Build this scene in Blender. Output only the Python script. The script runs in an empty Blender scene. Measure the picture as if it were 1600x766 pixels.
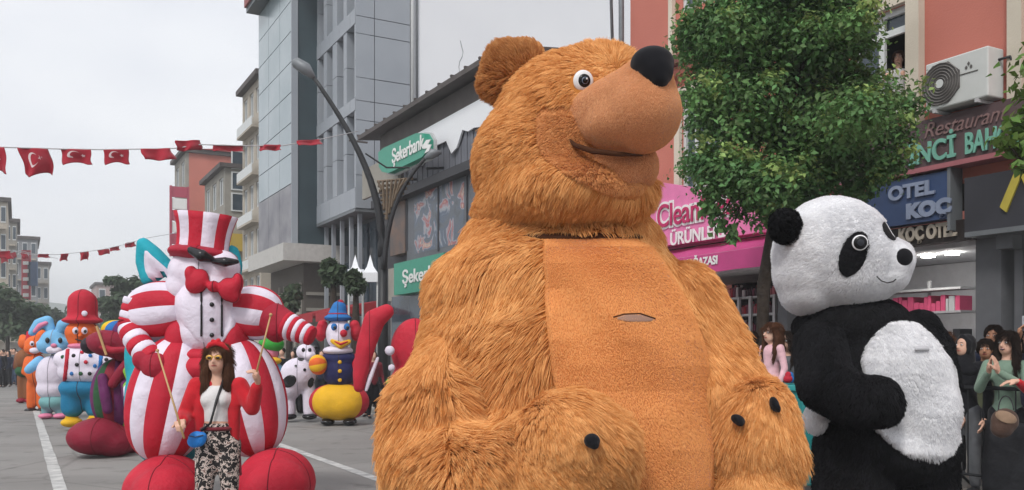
import bpy, bmesh, math, random
import numpy as np
from mathutils import Vector, Matrix, noise, kdtree
from mathutils.bvhtree import BVHTree

SC = bpy.context.scene
COL = SC.collection
random.seed(7)
rng = np.random.default_rng(7)
PI = math.pi
R = math.radians

# ---------------------------------------------------------------- camera
CAMH = 1.6
cd = bpy.data.cameras.new('camera'); cam = bpy.data.objects.new('camera', cd); COL.objects.link(cam)
cam.location = (0, 0, CAMH); cam.rotation_euler = (R(90), 0, 0)
cd.sensor_width = 36.0; cd.lens = 31.5; cd.shift_y = 167 / 1600
cd.clip_start = 0.05; cd.clip_end = 3000
SC.camera = cam
# ---------------------------------------------------------------- sky and sun
SUN_EL, SUN_AZ = 47, 202        # soft high sun behind the clouds, a little behind the camera and left
wd = bpy.data.worlds.new('World'); SC.world = wd; wd.use_nodes = True
wn, wl = wd.node_tree.nodes, wd.node_tree.links
wn.clear()
w_out = wn.new('ShaderNodeOutputWorld'); w_bg = wn.new('ShaderNodeBackground')
sky = wn.new('ShaderNodeTexSky'); sky.sky_type = 'NISHITA'; sky.sun_disc = False
sky.sun_elevation = R(SUN_EL); sky.sun_rotation = R(SUN_AZ); sky.dust_density = 2.0
tc = wn.new('ShaderNodeTexCoord'); mp = wn.new('ShaderNodeMapping'); mp.inputs['Scale'].default_value = (1.6, 1.6, 4.2)
mp.inputs['Location'].default_value = (0.35, 0.2, 0.12)
nz = wn.new('ShaderNodeTexNoise'); nz.inputs['Scale'].default_value = 1.5; nz.inputs['Detail'].default_value = 5
nz.inputs['Roughness'].default_value = 0.45
cr = wn.new('ShaderNodeValToRGB')
cr.color_ramp.elements[0].position = 0.36; cr.color_ramp.elements[0].color = (6.6, 6.8, 7.3, 1)
cr.color_ramp.elements[1].position = 0.62; cr.color_ramp.elements[1].color = (8.0, 8.1, 8.3, 1)
mx = wn.new('ShaderNodeMixRGB'); mx.inputs['Fac'].default_value = 0.93
wl.new(tc.outputs['Generated'], mp.inputs['Vector']); wl.new(mp.outputs[0], nz.inputs['Vector'])
wl.new(nz.outputs['Fac'], cr.inputs[0]); wl.new(sky.outputs[0], mx.inputs[1]); wl.new(cr.outputs[0], mx.inputs[2])
wl.new(mx.outputs[0], w_bg.inputs['Color']); w_bg.inputs['Strength'].default_value = 0.10
wl.new(w_bg.outputs[0], w_out.inputs['Surface'])
sd = bpy.data.lights.new('sun', 'SUN'); sd.energy = 1.5; sd.angle = R(14); sd.color = (1.0, 0.97, 0.92)
so = bpy.data.objects.new('sun', sd); COL.objects.link(so)
_a = R(SUN_AZ)
_dir = Vector((math.sin(_a) * math.cos(R(SUN_EL)), math.cos(_a) * math.cos(R(SUN_EL)), math.sin(R(SUN_EL))))
so.rotation_euler = _dir.to_track_quat('Z', 'Y').to_euler()
SC.view_settings.view_transform = 'Standard'; SC.view_settings.look = 'None'
SC.view_settings.exposure = 0.45; SC.view_settings.gamma = 1.0
SC.cycles.max_bounces = 6; SC.cycles.diffuse_bounces = 3; SC.cycles.glossy_bounces = 3; SC.cycles.transparent_max_bounces = 6
try: SC.cycles.use_denoising = True
except Exception: pass

# ---------------------------------------------------------------- colour and materials
def lin(c):
    return tuple(((x / 255) / 12.92 if x / 255 <= .04045 else ((x / 255 + .055) / 1.055) ** 2.4) for x in c) + (1,)
_mats = {}
def mat(name, rgb, rough=.7, var=.08, scale=6.0, bump=0.0, bscale=30.0, metal=0.0, spec=.3, emit=0, sheen=0, rgb2=None, alpha=None, stretch=None, detail=4, island=0.0):
    """procedural material: base colour with noise variation, optional relief"""
    if name in _mats: return _mats[name]
    m = bpy.data.materials.new(name); m.use_nodes = True
    n, l = m.node_tree.nodes, m.node_tree.links
    b = n['Principled BSDF']; c = lin(rgb)
    b.inputs['Roughness'].default_value = rough; b.inputs['Metallic'].default_value = metal
    b.inputs['Specular IOR Level'].default_value = spec
    if sheen: b.inputs['Sheen Weight'].default_value = sheen; b.inputs['Sheen Roughness'].default_value = .5
    t = n.new('ShaderNodeTexCoord'); mpn = n.new('ShaderNodeMapping'); l.new(t.outputs['Object'], mpn.inputs[0])
    if stretch: mpn.inputs['Scale'].default_value = stretch
    nn = n.new('ShaderNodeTexNoise'); nn.inputs['Scale'].default_value = scale; nn.inputs['Detail'].default_value = detail
    l.new(mpn.outputs[0], nn.inputs['Vector'])
    rp = n.new('ShaderNodeValToRGB'); e = rp.color_ramp.elements
    c2 = lin(rgb2) if rgb2 else None
    e[0].position = .3; e[1].position = .7
    e[0].color = c2 if c2 else tuple(max(0, x * (1 - var)) for x in c[:3]) + (1,)
    e[1].color = c if c2 else tuple(min(1, x * (1 + var)) for x in c[:3]) + (1,)
    l.new(nn.outputs['Fac'], rp.inputs[0]); src = rp.outputs[0]
    if island:
        g = n.new('ShaderNodeNewGeometry'); hs = n.new('ShaderNodeHueSaturation')
        mr = n.new('ShaderNodeMapRange'); mr.inputs['To Min'].default_value = 1 - island; mr.inputs['To Max'].default_value = 1 + island
        l.new(g.outputs['Random Per Island'], mr.inputs['Value']); l.new(mr.outputs[0], hs.inputs['Value']); l.new(src, hs.inputs['Color'])
        mr2 = n.new('ShaderNodeMapRange'); mr2.inputs['To Min'].default_value = .475; mr2.inputs['To Max'].default_value = .515
        l.new(g.outputs['Random Per Island'], mr2.inputs['Value']); l.new(mr2.outputs[0], hs.inputs['Hue'])
        src = hs.outputs[0]
    l.new(src, b.inputs['Base Color'])
    if emit:
        l.new(src, b.inputs['Emission Color']); b.inputs['Emission Strength'].default_value = emit
    if bump:
        bn = n.new('ShaderNodeTexNoise'); bn.inputs['Scale'].default_value = bscale; bn.inputs['Detail'].default_value = 3
        l.new(mpn.outputs[0], bn.inputs['Vector'])
        bp = n.new('ShaderNodeBump'); bp.inputs['Strength'].default_value = bump; bp.inputs['Distance'].default_value = .03
        l.new(bn.outputs['Fac'], bp.inputs['Height']); l.new(bp.outputs[0], b.inputs['Normal'])
    if alpha is not None:
        b.inputs['Transmission Weight'].default_value = alpha
    _mats[name] = m
    return m
def nylon(name, rgb):
    """thin blown-up fabric: soft folds, fine puckers and a weave"""
    m = mat(name, rgb, rough=.66, var=.12, scale=2.2, bump=.9, bscale=4.5, spec=.18, detail=6)
    n, l = m.node_tree.nodes, m.node_tree.links; b = n['Principled BSDF']
    if 'puckers' not in n:
        old = b.inputs['Normal'].links[0].from_node; t = [x for x in n if x.type == 'MAPPING'][0]
        w = n.new('ShaderNodeTexNoise'); w.name = 'puckers'; w.inputs['Scale'].default_value = 16; w.inputs['Distortion'].default_value = 1.5; w.inputs['Detail'].default_value = 3
        l.new(t.outputs[0], w.inputs['Vector']); bp = n.new('ShaderNodeBump'); bp.inputs['Strength'].default_value = .35; bp.inputs['Distance'].default_value = .02
        l.new(w.outputs['Fac'], bp.inputs['Height']); l.new(old.outputs[0], bp.inputs['Normal']); l.new(bp.outputs[0], b.inputs['Normal'])
    return m
def plush(name, a, b_):
    """short pile: broad creases, fine nap"""
    m = mat(name, a, rough=.95, rgb2=b_, scale=2.4, bump=.8, bscale=3.2, sheen=.5, spec=.05, detail=8)
    n, l = m.node_tree.nodes, m.node_tree.links; b = n['Principled BSDF']
    old = b.inputs['Normal'].links[0].from_node; old.inputs['Distance'].default_value = .05; t = [x for x in n if x.type == 'MAPPING'][0]
    for nm, sc, st, ds, di in (('creases', 6, .5, .03, 1.8), ('nap', 190, .7, .004, 0)):
        w = n.new('ShaderNodeTexNoise'); w.name = nm; w.inputs['Scale'].default_value = sc; w.inputs['Distortion'].default_value = di
        l.new(t.outputs[0], w.inputs['Vector']); bp = n.new('ShaderNodeBump'); bp.inputs['Strength'].default_value = st; bp.inputs['Distance'].default_value = ds
        l.new(w.outputs['Fac'], bp.inputs['Height']); l.new(old.outputs[0], bp.inputs['Normal']); old = bp
    l.new(old.outputs[0], b.inputs['Normal'])
    return m
def plaster(name, rgb, **k): return mat(name, rgb, rough=.9, var=k.pop('var', .12), scale=k.pop('scale', .9), bump=.15, bscale=40, spec=.15, **k)
def cloth(name, rgb, **k): return mat(name, rgb, rough=.9, var=.15, scale=9, bump=.4, bscale=14, spec=.1, sheen=.15, **k)

# ---------------------------------------------------------------- coordinates
F = 1400.0
def S(px, py, d):                      # where a thing seen at this spot of the photograph stands, d metres away
    return Vector(((px - 800) / F * d, d, CAMH + (550 - py) / F * d))
UX, UY = -.4829, .8757                 # along the street, away from the camera
NX, NY = .8757, .4829                  # across the street, to the right
def W(s, t, z): return Vector((s * UX + t * NX, s * UY + t * NY, z))
def dep(px, T): return T / ((px - 800) / F * NX + NY)
def sx(px, T):  d = dep(px, T); return d * ((px - 800) / F * UX + UY)
def zx(px, py, T): return CAMH + (550 - py) / F * dep(px, T)
ANG = math.atan2(UY, UX)

# ---------------------------------------------------------------- objects
def tag(o, label=None, cat=None, group=None, kind=None):
    if label: o['label'] = label
    if cat: o['category'] = cat
    if group: o['group'] = group
    if kind: o['kind'] = kind
    return o
def thing(name, loc, label, cat, group=None, rz=0):
    o = bpy.data.objects.new(name, None); COL.objects.link(o); o.empty_display_size = .2
    o.location = loc; o.rotation_euler = (0, 0, rz)
    return tag(o, label, cat, group)
def wloc(o):
    v = Vector(o.location)
    return v + wloc(o.parent) if o and o.parent else v
def link(name, me, parent=None, loc=(0, 0, 0)):
    o = bpy.data.objects.new(name, me); COL.objects.link(o); o.location = loc
    if parent: o.parent = parent
    return o
def put(name, me, parent, smooth=True, kind=None, origin=None):
    """me is in world coordinates; parent has no rotation. origin: where the object's own origin sits (world)"""
    base = wloc(parent) if parent else Vector((0, 0, 0))
    org = Vector(origin) if origin is not None else base
    if org.length > 0: me.transform(Matrix.Translation(-org))
    if smooth: me.shade_smooth()
    o = link(name, me, parent, org - base)
    if kind: o['kind'] = kind
    return o
class MB:
    """collects solids in world coordinates"""
    def __init__(s): s.v = []; s.f = []; s.m = []
    def add(s, vs, fs, mi=0):
        k = len(s.v); s.v += [tuple(x) for x in vs]; s.f += [tuple(i + k for i in f) for f in fs]; s.m += [mi] * len(fs)
        return s
    def hexa(s, p, mi=0):   # 8 points, bottom ring then top ring
        return s.add(p, [(3, 2, 1, 0), (4, 5, 6, 7), (0, 1, 5, 4), (1, 2, 6, 5), (2, 3, 7, 6), (3, 0, 4, 7)], mi)
    def fbox(s, s0, s1, t0, t1, z0, z1, mi=0):   # street-aligned box
        s0, s1 = min(s0, s1), max(s0, s1); t0, t1 = min(t0, t1), max(t0, t1); z0, z1 = min(z0, z1), max(z0, z1)
        q = [(s0, t0), (s0, t1), (s1, t1), (s1, t0)]
        return s.hexa([W(a, b, z0) for a, b in q] + [W(a, b, z1) for a, b in q], mi)
    def box(s, c, h, mi=0, rz=0):
        c = Vector(c); m = Matrix.Rotation(rz, 3, 'Z')
        q = [(-1, -1), (1, -1), (1, 1), (-1, 1)]
        return s.hexa([c + m @ Vector((a * h[0], b * h[1], -h[2])) for a, b in q] + [c + m @ Vector((a * h[0], b * h[1], h[2])) for a, b in q], mi)
    def tube(s, pts, rs, n=8, mi=0, cap=True):
        pts = [Vector(p) for p in pts]
        if not hasattr(rs, '__len__'): rs = [rs] * len(pts)
        k0 = len(s.v); up = Vector((0, 0, 1))
        for i, p in enumerate(pts):
            d = (pts[min(i + 1, len(pts) - 1)] - pts[max(i - 1, 0)]).normalized()
            a = d.cross(up)
            if a.length < .05: a = d.cross(Vector((0, 1, 0)))
            a.normalize(); b = d.cross(a).normalized()
            for j in range(n):
                t = 2 * PI * j / n; s.v.append(tuple(p + (a * math.cos(t) + b * math.sin(t)) * rs[i]))
        for i in range(len(pts) - 1):
            for j in range(n):
                q = k0 + i * n; jj = (j + 1) % n
                s.f.append((q + j, q + jj, q + n + jj, q + n + j)); s.m.append(mi)
        if cap:
            s.f.append(tuple(k0 + j for j in range(n))[::-1]); s.m.append(mi)
            q = k0 + (len(pts) - 1) * n; s.f.append(tuple(q + j for j in range(n))); s.m.append(mi)
        return s
    def mesh(s, name, mats):
        me = bpy.data.meshes.new(name); me.from_pydata(s.v, [], s.f)
        for m in (mats if isinstance(mats, (list, tuple)) else [mats]): me.materials.append(m)
        me.polygons.foreach_set('material_index', s.m); me.update()
        bm = bmesh.new(); bm.from_mesh(me); bmesh.ops.recalc_face_normals(bm, faces=bm.faces); bm.to_mesh(me); bm.free()
        return me
    def build(s, name, mats, parent=None, smooth=False, kind=None, origin=None, bevel=0):
        me = s.mesh(name, mats)
        o = put(name, me, parent, smooth, kind, origin)
        if bevel:
            b = o.modifiers.new('bevel', 'BEVEL'); b.width = bevel; b.segments = 2; b.limit_method = 'ANGLE'
        return o
def fb(name, m, parent, s0, s1, t0, t1, z0, z1, **k):
    return MB().fbox(s0, s1, t0, t1, z0, z1).build(name, m, parent, **k)
_fontc = {}
def text(body, m, parent, pos, size, depth=.02, xdir=None, name='lettering', align='CENTER', shear=0, width=None, nrm=None, bold=0.0, updir=None):
    """flat or raised lettering; xdir = reading direction"""
    cu = bpy.data.curves.new(name, 'FONT'); cu.body = body; cu.size = size; cu.extrude = depth / 2
    cu.align_x = align; cu.align_y = 'CENTER'; cu.shear = shear; cu.offset = bold
    tmp = bpy.data.objects.new('tmp', cu); COL.objects.link(tmp)
    dg = bpy.context.evaluated_depsgraph_get(); me = bpy.data.meshes.new_from_object(tmp.evaluated_get(dg))
    bpy.data.objects.remove(tmp); bpy.data.curves.remove(cu)
    x = Vector(xdir if xdir is not None else (-UX, -UY, 0)).normalized(); z = Vector(updir) if updir else Vector((0, 0, 1)); z = (z - x * z.dot(x)).normalized(); y = x.cross(z)
    if width:
        w = max(v.co.x for v in me.vertices) - min(v.co.x for v in me.vertices)
        me.transform(Matrix.Diagonal((width / w, 1, 1, 1)))
    M4 = Matrix((( x.x, z.x, y.x, pos[0]), (x.y, z.y, y.y, pos[1]), (x.z, z.z, y.z, pos[2]), (0, 0, 0, 1)))
    me.transform(M4); me.materials.clear(); me.materials.append(m)
    return put(name, me, parent, smooth=False)

# ---------------------------------------------------------------- rounded bodies
def _ico(bm, c, r, rot=None, sub=3):
    m = Matrix.Translation(Vector(c))
    if rot is not None: m = m @ rot.to_4x4()
    m = m @ Matrix.Diagonal((r[0], r[1], r[2], 1))
    bmesh.ops.create_icosphere(bm, subdivisions=sub, radius=1, matrix=m)
def _cap(bm, p, r, q, s):
    p, q = Vector(p), Vector(q); d = q - p
    _ico(bm, p, (r, r, r)); _ico(bm, q, (s, s, s))
    if d.length > 1e-4:
        rt = d.to_track_quat('Z', 'Y').to_matrix().to_4x4()
        bmesh.ops.create_cone(bm, cap_ends=True, segments=24, radius1=r, radius2=s, depth=d.length, matrix=Matrix.Translation((p + q) / 2) @ rt)
def blob(prims, vox=.03, smooth=6, name='blob'):
    """one continuous skin over overlapping ellipsoids ('e', c, radii[, rot]) and tapered limbs ('l', points, radii)"""
    bm = bmesh.new()
    for p in prims:
        if p[0] == 'e': _ico(bm, p[1], p[2] if hasattr(p[2], '__len__') else (p[2],) * 3, p[3] if len(p) > 3 else None)
        else:
            P, Q = p[1], p[2]
            if not hasattr(Q, '__len__'): Q = [Q] * len(P)
            for i in range(len(P) - 1): _cap(bm, P[i], Q[i], P[i + 1], Q[i + 1])
    me = bpy.data.meshes.new(name); bm.to_mesh(me); bm.free()
    tmp = bpy.data.objects.new('tmp', me); COL.objects.link(tmp)
    r = tmp.modifiers.new('r', 'REMESH'); r.mode = 'VOXEL'; r.voxel_size = vox
    if smooth:
        s_ = tmp.modifiers.new('s', 'SMOOTH'); s_.iterations = smooth; s_.factor = .5
    dg = bpy.context.evaluated_depsgraph_get(); out = bpy.data.meshes.new_from_object(tmp.evaluated_get(dg))
    bpy.data.objects.remove(tmp); bpy.data.meshes.remove(me)
    out.name = name
    return out
def ell(name, m, parent, c, r, rot=None, sub=4, kind=None):
    bm = bmesh.new(); _ico(bm, c, r if hasattr(r, '__len__') else (r, r, r), rot, sub)
    me = bpy.data.meshes.new(name); bm.to_mesh(me); bm.free(); me.materials.append(m)
    return put(name, me, parent, kind=kind)
def bb(name, m, parent, prims, vox=.03, smooth=6, kind=None):
    me = blob(prims, vox, smooth, name); me.materials.clear(); me.materials.append(m)
    return put(name, me, parent, kind=kind)
def bvh_of(o):
    me = o.data; b = wloc(o)
    return BVHTree.FromPolygons([v.co + b for v in me.vertices], [tuple(p.vertices) for p in me.polygons])
def patch(name, m, parent, bvhs, rows, ncol=24, off=.012, tuck=.012, view=None, far=20, wr=0.0):
    """a fabric patch lying on a body: rows = [(leftpoint, rightpoint)] world points in front of the body, cast away from view"""
    V = []; G = []
    nr = len(rows)
    def hit_(p):
        d = view(p) if callable(view) else Vector(view if view else (0, 1, 0))
        return any(bt.ray_cast(p, d.normalized(), far)[0] is not None for bt in bvhs)
    rows2 = []
    for a, b in rows:      # a row that runs past the body's edge ends at the edge
        a, b = Vector(a), Vector(b); m_ = (a + b) / 2
        if hit_(m_):
            ends = []
            for e_ in (a, b):
                if not hit_(e_):
                    lo_, hi_ = m_, e_
                    for _k in range(12):
                        c_ = (lo_ + hi_) / 2
                        if hit_(c_): lo_ = c_
                        else: hi_ = c_
                    e_ = lo_
                ends.append(e_)
            a, b = ends
        rows2.append((a, b))
    rows = rows2
    for i, (a, b) in enumerate(rows):
        for j in range(ncol + 1):
            p = Vector(a).lerp(Vector(b), j / ncol)
            d = view(p) if callable(view) else Vector(view if view else (0, 1, 0))
            d = d.normalized(); best = None
            for bt in bvhs:
                h = bt.ray_cast(p, d, far)
                if h[0] is not None and (best is None or h[3] < best[3]): best = h
            if best is None: V.append(None); continue
            e = (i in (0, nr - 1)) or (j in (0, ncol))
            V.append(best[0] - d * ((-tuck) if e else off + wr * noise.noise(best[0] * 2.6) + wr * .6 * noise.noise(Vector((best[0].x * 5 + best[0].z * 4, best[0].z * 1.5, 3)))))
    idx = {}; vs = []
    for k, v in enumerate(V):
        if v is not None: idx[k] = len(vs); vs.append(v)
    fs = []
    for i in range(nr - 1):
        for j in range(ncol):
            q = [i * (ncol + 1) + j, i * (ncol + 1) + j + 1, (i + 1) * (ncol + 1) + j + 1, (i + 1) * (ncol + 1) + j]
            if all(x in idx for x in q): fs.append([idx[x] for x in q])
    me = bpy.data.meshes.new(name); me.from_pydata([tuple(v) for v in vs], [], fs); me.materials.append(m); me.update()
    if len(me.polygons) and sum(p.normal.dot(p.center - Vector((0, 0, CAMH))) for p in me.polygons) > 0: me.flip_normals()
    return put(name, me, parent)
def ellrows(c, rx, rz, rot=0, n=14, back=1.5, xdir=(1, 0, 0), view=(0, 1, 0)):
    """rows of an ellipse held in front of a body"""
    c = Vector(c); x = Vector(xdir).normalized(); v = Vector(view).normalized(); z = x.cross(v).normalized()
    if z.z < 0: z = -z
    out = []
    ca, sa = math.cos(rot), math.sin(rot)
    X = x * ca + z * sa; Z = z * ca - x * sa
    for i in range(n + 1):
        a = PI * i / n; y = math.cos(a) * .999; w = max(.02, math.sin(a))
        o = c - v * back + Z * (rz * y)
        out.append((o - X * rx * w, o + X * rx * w))
    return out

def hairs(name, o, n, length, m, comb, parent=None, rad=.0022, pts=6, mask=None, clump=.5, clump_n=40, lvar=.35, lift=.35, seed=1, wave=.0, back=-.35, base=None):
    """fur on object o (child of a thing): clumped strands combed along comb(pos, nrm)"""
    rg = np.random.default_rng(seed); me = o.data; me.calc_loop_triangles()
    nv = len(me.vertices); co = np.empty(nv * 3); me.vertices.foreach_get('co', co); co = co.reshape(-1, 3)
    vn = np.empty(nv * 3); me.vertex_normals.foreach_get('vector', vn); vn = vn.reshape(-1, 3)
    nt = len(me.loop_triangles); tv = np.empty(nt * 3, int); me.loop_triangles.foreach_get('vertices', tv); tv = tv.reshape(-1, 3)
    wo = np.array(wloc(o))
    A, B, C = co[tv[:, 0]], co[tv[:, 1]], co[tv[:, 2]]
    cr_ = np.cross(B - A, C - A); ar = np.linalg.norm(cr_, axis=1) / 2; fn = cr_ / (2 * ar[:, None] + 1e-12)
    cen = (A + B + C) / 3 + wo; tocam = np.array((0, 0, CAMH)) - cen; tocam /= np.linalg.norm(tocam, axis=1)[:, None]
    keep = (fn * tocam).sum(1) > back
    ar = np.where(keep, ar, 0); p = ar / ar.sum()
    ti = rg.choice(nt, n, p=p); u = rg.random(n); v = rg.random(n); fl = u + v > 1; u[fl] = 1 - u[fl]; v[fl] = 1 - v[fl]; w = 1 - u - v
    P = A[ti] * w[:, None] + B[ti] * u[:, None] + C[ti] * v[:, None] + wo
    N = vn[tv[ti, 0]] * w[:, None] + vn[tv[ti, 1]] * u[:, None] + vn[tv[ti, 2]] * v[:, None]; N /= np.linalg.norm(N, axis=1)[:, None] + 1e-9
    if mask is not None:
        k = mask(P, N); P, N = P[k], N[k]
    n = len(P)
    D = comb(P, N); D = D - N * (D * N).sum(1)[:, None]; D /= np.linalg.norm(D, axis=1)[:, None] + 1e-6
    # low-frequency disturbance of the nap
    ph = rg.random(9) * 6
    dist = np.stack([np.sin(P[:, 0] * 9 + ph[0] + 2 * np.sin(P[:, 2] * 5 + ph[1])), np.sin(P[:, 1] * 8 + ph[2] + 2 * np.sin(P[:, 0] * 6 + ph[3])), np.sin(P[:, 2] * 10 + ph[4] + 2 * np.sin(P[:, 1] * 7 + ph[5]))], 1)
    D = D + .33 * dist + rg.normal(0, .13, (n, 3))
    L = length * (1 - lvar + lvar * 2 * rg.random(n)) * (1 + .18 * dist[:, 0])
    tip = P + (D * (1 - lift) + N * lift) * L[:, None]
    # clumping toward guide tips
    nc = max(4, n // clump_n); ci = rg.choice(n, nc, replace=False)
    kd = kdtree.KDTree(nc)
    for i, c in enumerate(P[ci]): kd.insert(c, i)
    kd.balance(); near = np.array([kd.find(q)[1] for q in P])
    G = tip[ci][near] + N * 0; ln = np.linalg.norm(tip - P, axis=1)[:, None]
    gt = G + (P - P[ci][near]) * .35
    cl = clump * (.6 + .8 * rg.random((nc, 1)))[near]; cl = np.minimum(cl, .95)
    ts = np.linspace(0, 1, pts); out = np.empty((n, pts, 3), np.float32)
    for k, t in enumerate(ts):
        base_ = P + N * (lift * 1.5 * L[:, None] * t * (1 - .45 * t)) + D * (L[:, None] * (1 - lift) * (t ** 1.25))
        pull = (gt - base_) * (cl * t ** 1.5)
        q = base_ + pull
        # droop
        q[:, 2] -= L * .12 * t * t
        # never under the skin
        dn = ((q - P) * N).sum(1); q += N * np.maximum(0, .002 + .02 * L * t - dn)[:, None]
        out[:, k] = q
    if parent is None: parent = o
    org = wloc(parent); out -= np.array(org, np.float32)
    cu = bpy.data.hair_curves.new(name); cu.add_curves([pts] * n)
    cu.position_data.foreach_set('vector', out.reshape(-1))
    ra = cu.attributes.get('radius') or cu.attributes.new('radius', 'FLOAT', 'POINT')
    rr = (rad * (1 - .75 * ts ** 1.5))[None, :] * (.7 + .6 * rg.random((n, 1)))
    ra.data.foreach_set('value', rr.astype(np.float32).reshape(-1))
    ta = cu.attributes.new('tint', 'FLOAT', 'CURVE')
    tv_ = rg.random(n) * .55 + (rg.random(nc)[near]) * .45
    ta.data.foreach_set('value', tv_.astype(np.float32))
    cu.materials.append(m)
    ho = link(name, cu, parent); ho['kind'] = 'stuff'
    return ho
def furmat(name, a, b, rough=.75, spec=.15, tipmix=.25):
    if name in _mats: return _mats[name]
    m = bpy.data.materials.new(name); m.use_nodes = True; n, l = m.node_tree.nodes, m.node_tree.links
    bs = n['Principled BSDF']; bs.inputs['Roughness'].default_value = rough; bs.inputs['Specular IOR Level'].default_value = spec
    at = n.new('ShaderNodeAttribute'); at.attribute_name = 'tint'; at.attribute_type = 'GEOMETRY'
    rp = n.new('ShaderNodeValToRGB'); rp.color_ramp.elements[0].color = lin(a); rp.color_ramp.elements[1].color = lin(b)
    rp.color_ramp.elements[0].position = .1; rp.color_ramp.elements[1].position = .9
    l.new(at.outputs['Fac'], rp.inputs[0])
    l.new(rp.outputs[0], bs.inputs['Base Color'])
    tr = n.new('ShaderNodeBsdfTranslucent'); l.new(rp.outputs[0], tr.inputs[0])
    ms = n.new('ShaderNodeMixShader'); ms.inputs[0].default_value = tipmix; l.new(bs.outputs[0], ms.inputs[1]); l.new(tr.outputs[0], ms.inputs[2])
    l.new(ms.outputs[0], n['Material Output'].inputs[0])
    _mats[name] = m
    return m
def gores(parent, c, r, n, mats, names, rot=None, lat0=0.0, lat1=1.0, pinch=.06, off=0, power=1.0, twist=0):
    """air-filled ball sewn of meridian strips, each strip a part"""
    c = Vector(c); NU, NV = 6, 22; objs = []
    for g in range(n):
        vs = []; fs = []
        for i in range(NV + 1):
            th = PI * (lat0 + (lat1 - lat0) * i / NV)
            for j in range(NU + 1):
                x = j / NU; ph = 2 * PI * (g + x + off) / n + twist * th
                k = 1 - pinch * (abs(2 * x - 1) ** 2.5) * math.sin(th)
                sr = math.sin(th) ** power
                v = Vector((r[0] * sr * math.cos(ph) * k, r[1] * sr * math.sin(ph) * k, r[2] * math.cos(th)))
                if rot is not None: v = rot @ v
                vs.append(c + v)
        for i in range(NV):
            for j in range(NU):
                a = i * (NU + 1) + j; fs.append((a, a + NU + 1, a + NU + 2, a + 1))
        me = bpy.data.meshes.new(names[g % len(names)]); me.from_pydata([tuple(v) for v in vs], [], fs); me.materials.append(mats[g % len(mats)]); me.update()
        objs.append(put(names[g % len(names)], me, parent))
    return objs
def bands(parent, P, Rr, n, mats, names, bulge=.06, seg=20):
    """a sleeve sewn of cross bands: P points, Rr radii along the axis; each band a part, the ends closed"""
    P = [Vector(p) for p in P]; L = [0]
    for i in range(1, len(P)): L.append(L[-1] + (P[i] - P[i - 1]).length)
    def at(x):
        x = min(max(x, 0), 1) * L[-1]
        for i in range(1, len(P)):
            if x <= L[i] + 1e-9:
                f = (x - L[i - 1]) / max(1e-9, L[i] - L[i - 1]); return P[i - 1].lerp(P[i], f), Rr[i - 1] * (1 - f) + Rr[i] * f
        return P[-1], Rr[-1]
    for b in range(n):
        t0, t1 = b / n, (b + 1) / n; pts = []; rs = []
        for k in range(7):
            f = k / 6; p, r = at(t0 + (t1 - t0) * f); pts.append(p); rs.append(r * (1 - bulge * abs(2 * f - 1) ** 2.5))
        MB().tube(pts, rs, seg).build(names[b % len(names)], mats[b % len(mats)], parent, smooth=True)

def seams(o, m, planes=('x', 'y'), r=.009):
    """stitched seam lines where a blown-up body is sewn together"""
    b = wloc(o)
    for ax in planes:
        bm = bmesh.new(); bm.from_mesh(o.data)
        c = sum((v.co for v in bm.verts), Vector()) / max(1, len(bm.verts))
        n = Vector((1, .15, 0)) if ax == 'x' else (Vector((.1, 1, 0)) if ax == 'y' else Vector((0, .1, 1)))
        res = bmesh.ops.bisect_plane(bm, geom=bm.verts[:] + bm.edges[:] + bm.faces[:], plane_co=c, plane_no=n)
        es = [g for g in res['geom_cut'] if isinstance(g, bmesh.types.BMEdge)]
        mb = MB()
        for e in es:
            p, q = e.verts[0].co + b, e.verts[1].co + b
            if (q - p).length > 1e-4: mb.tube([p, q], r, 4, cap=False)
        bm.free()
        if mb.v: mb.build('seam', m, o, smooth=True, origin=None)
# ================================================================ the street
T0 = 11.5
m_asph = mat('asphalt', (154, 151, 148), rough=.93, rgb2=(143, 141, 139), scale=.35, bump=.5, bscale=120, spec=.12, detail=8)
m_side = mat('asphalt_edge', (112, 112, 112), rough=.93, rgb2=(100, 100, 100), scale=.8, bump=.5, bscale=120, spec=.1, detail=8)
m_paint = mat('road_paint', (205, 205, 202), rough=.8, rgb2=(150, 150, 150), scale=5, bump=.2, bscale=60, detail=8)
m_pave = mat('paving', (150, 146, 140), rough=.9, var=.12, scale=3, bump=.3, bscale=60)
m_kerb = mat('kerb_stone', (165, 163, 158), rough=.9, var=.1, scale=4, bump=.3, bscale=60)
m_soil = mat('distant_ground', (120, 122, 112), rough=.95, var=.2, scale=.05)
g = MB().add([(-1500, -1500, -.03), (1500, -1500, -.03), (1500, 1500, -.03), (-1500, 1500, -.03)], [(0, 1, 2, 3)]).build('ground', m_soil, kind='structure')
def sheet(name, m, s0, s1, t0, t1, z, n=1):
    b = MB(); b.add([W(s0, t0, z), W(s1, t0, z), W(s1, t1, z), W(s0, t1, z)], [(0, 1, 2, 3)])
    return b.build(name, m, kind='structure')
_n, _l = m_asph.node_tree.nodes, m_asph.node_tree.links; _b = _n['Principled BSDF']; _src = _b.inputs['Base Color'].links[0].from_socket
_t = [x for x in _n if x.type == 'MAPPING'][0]
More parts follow.
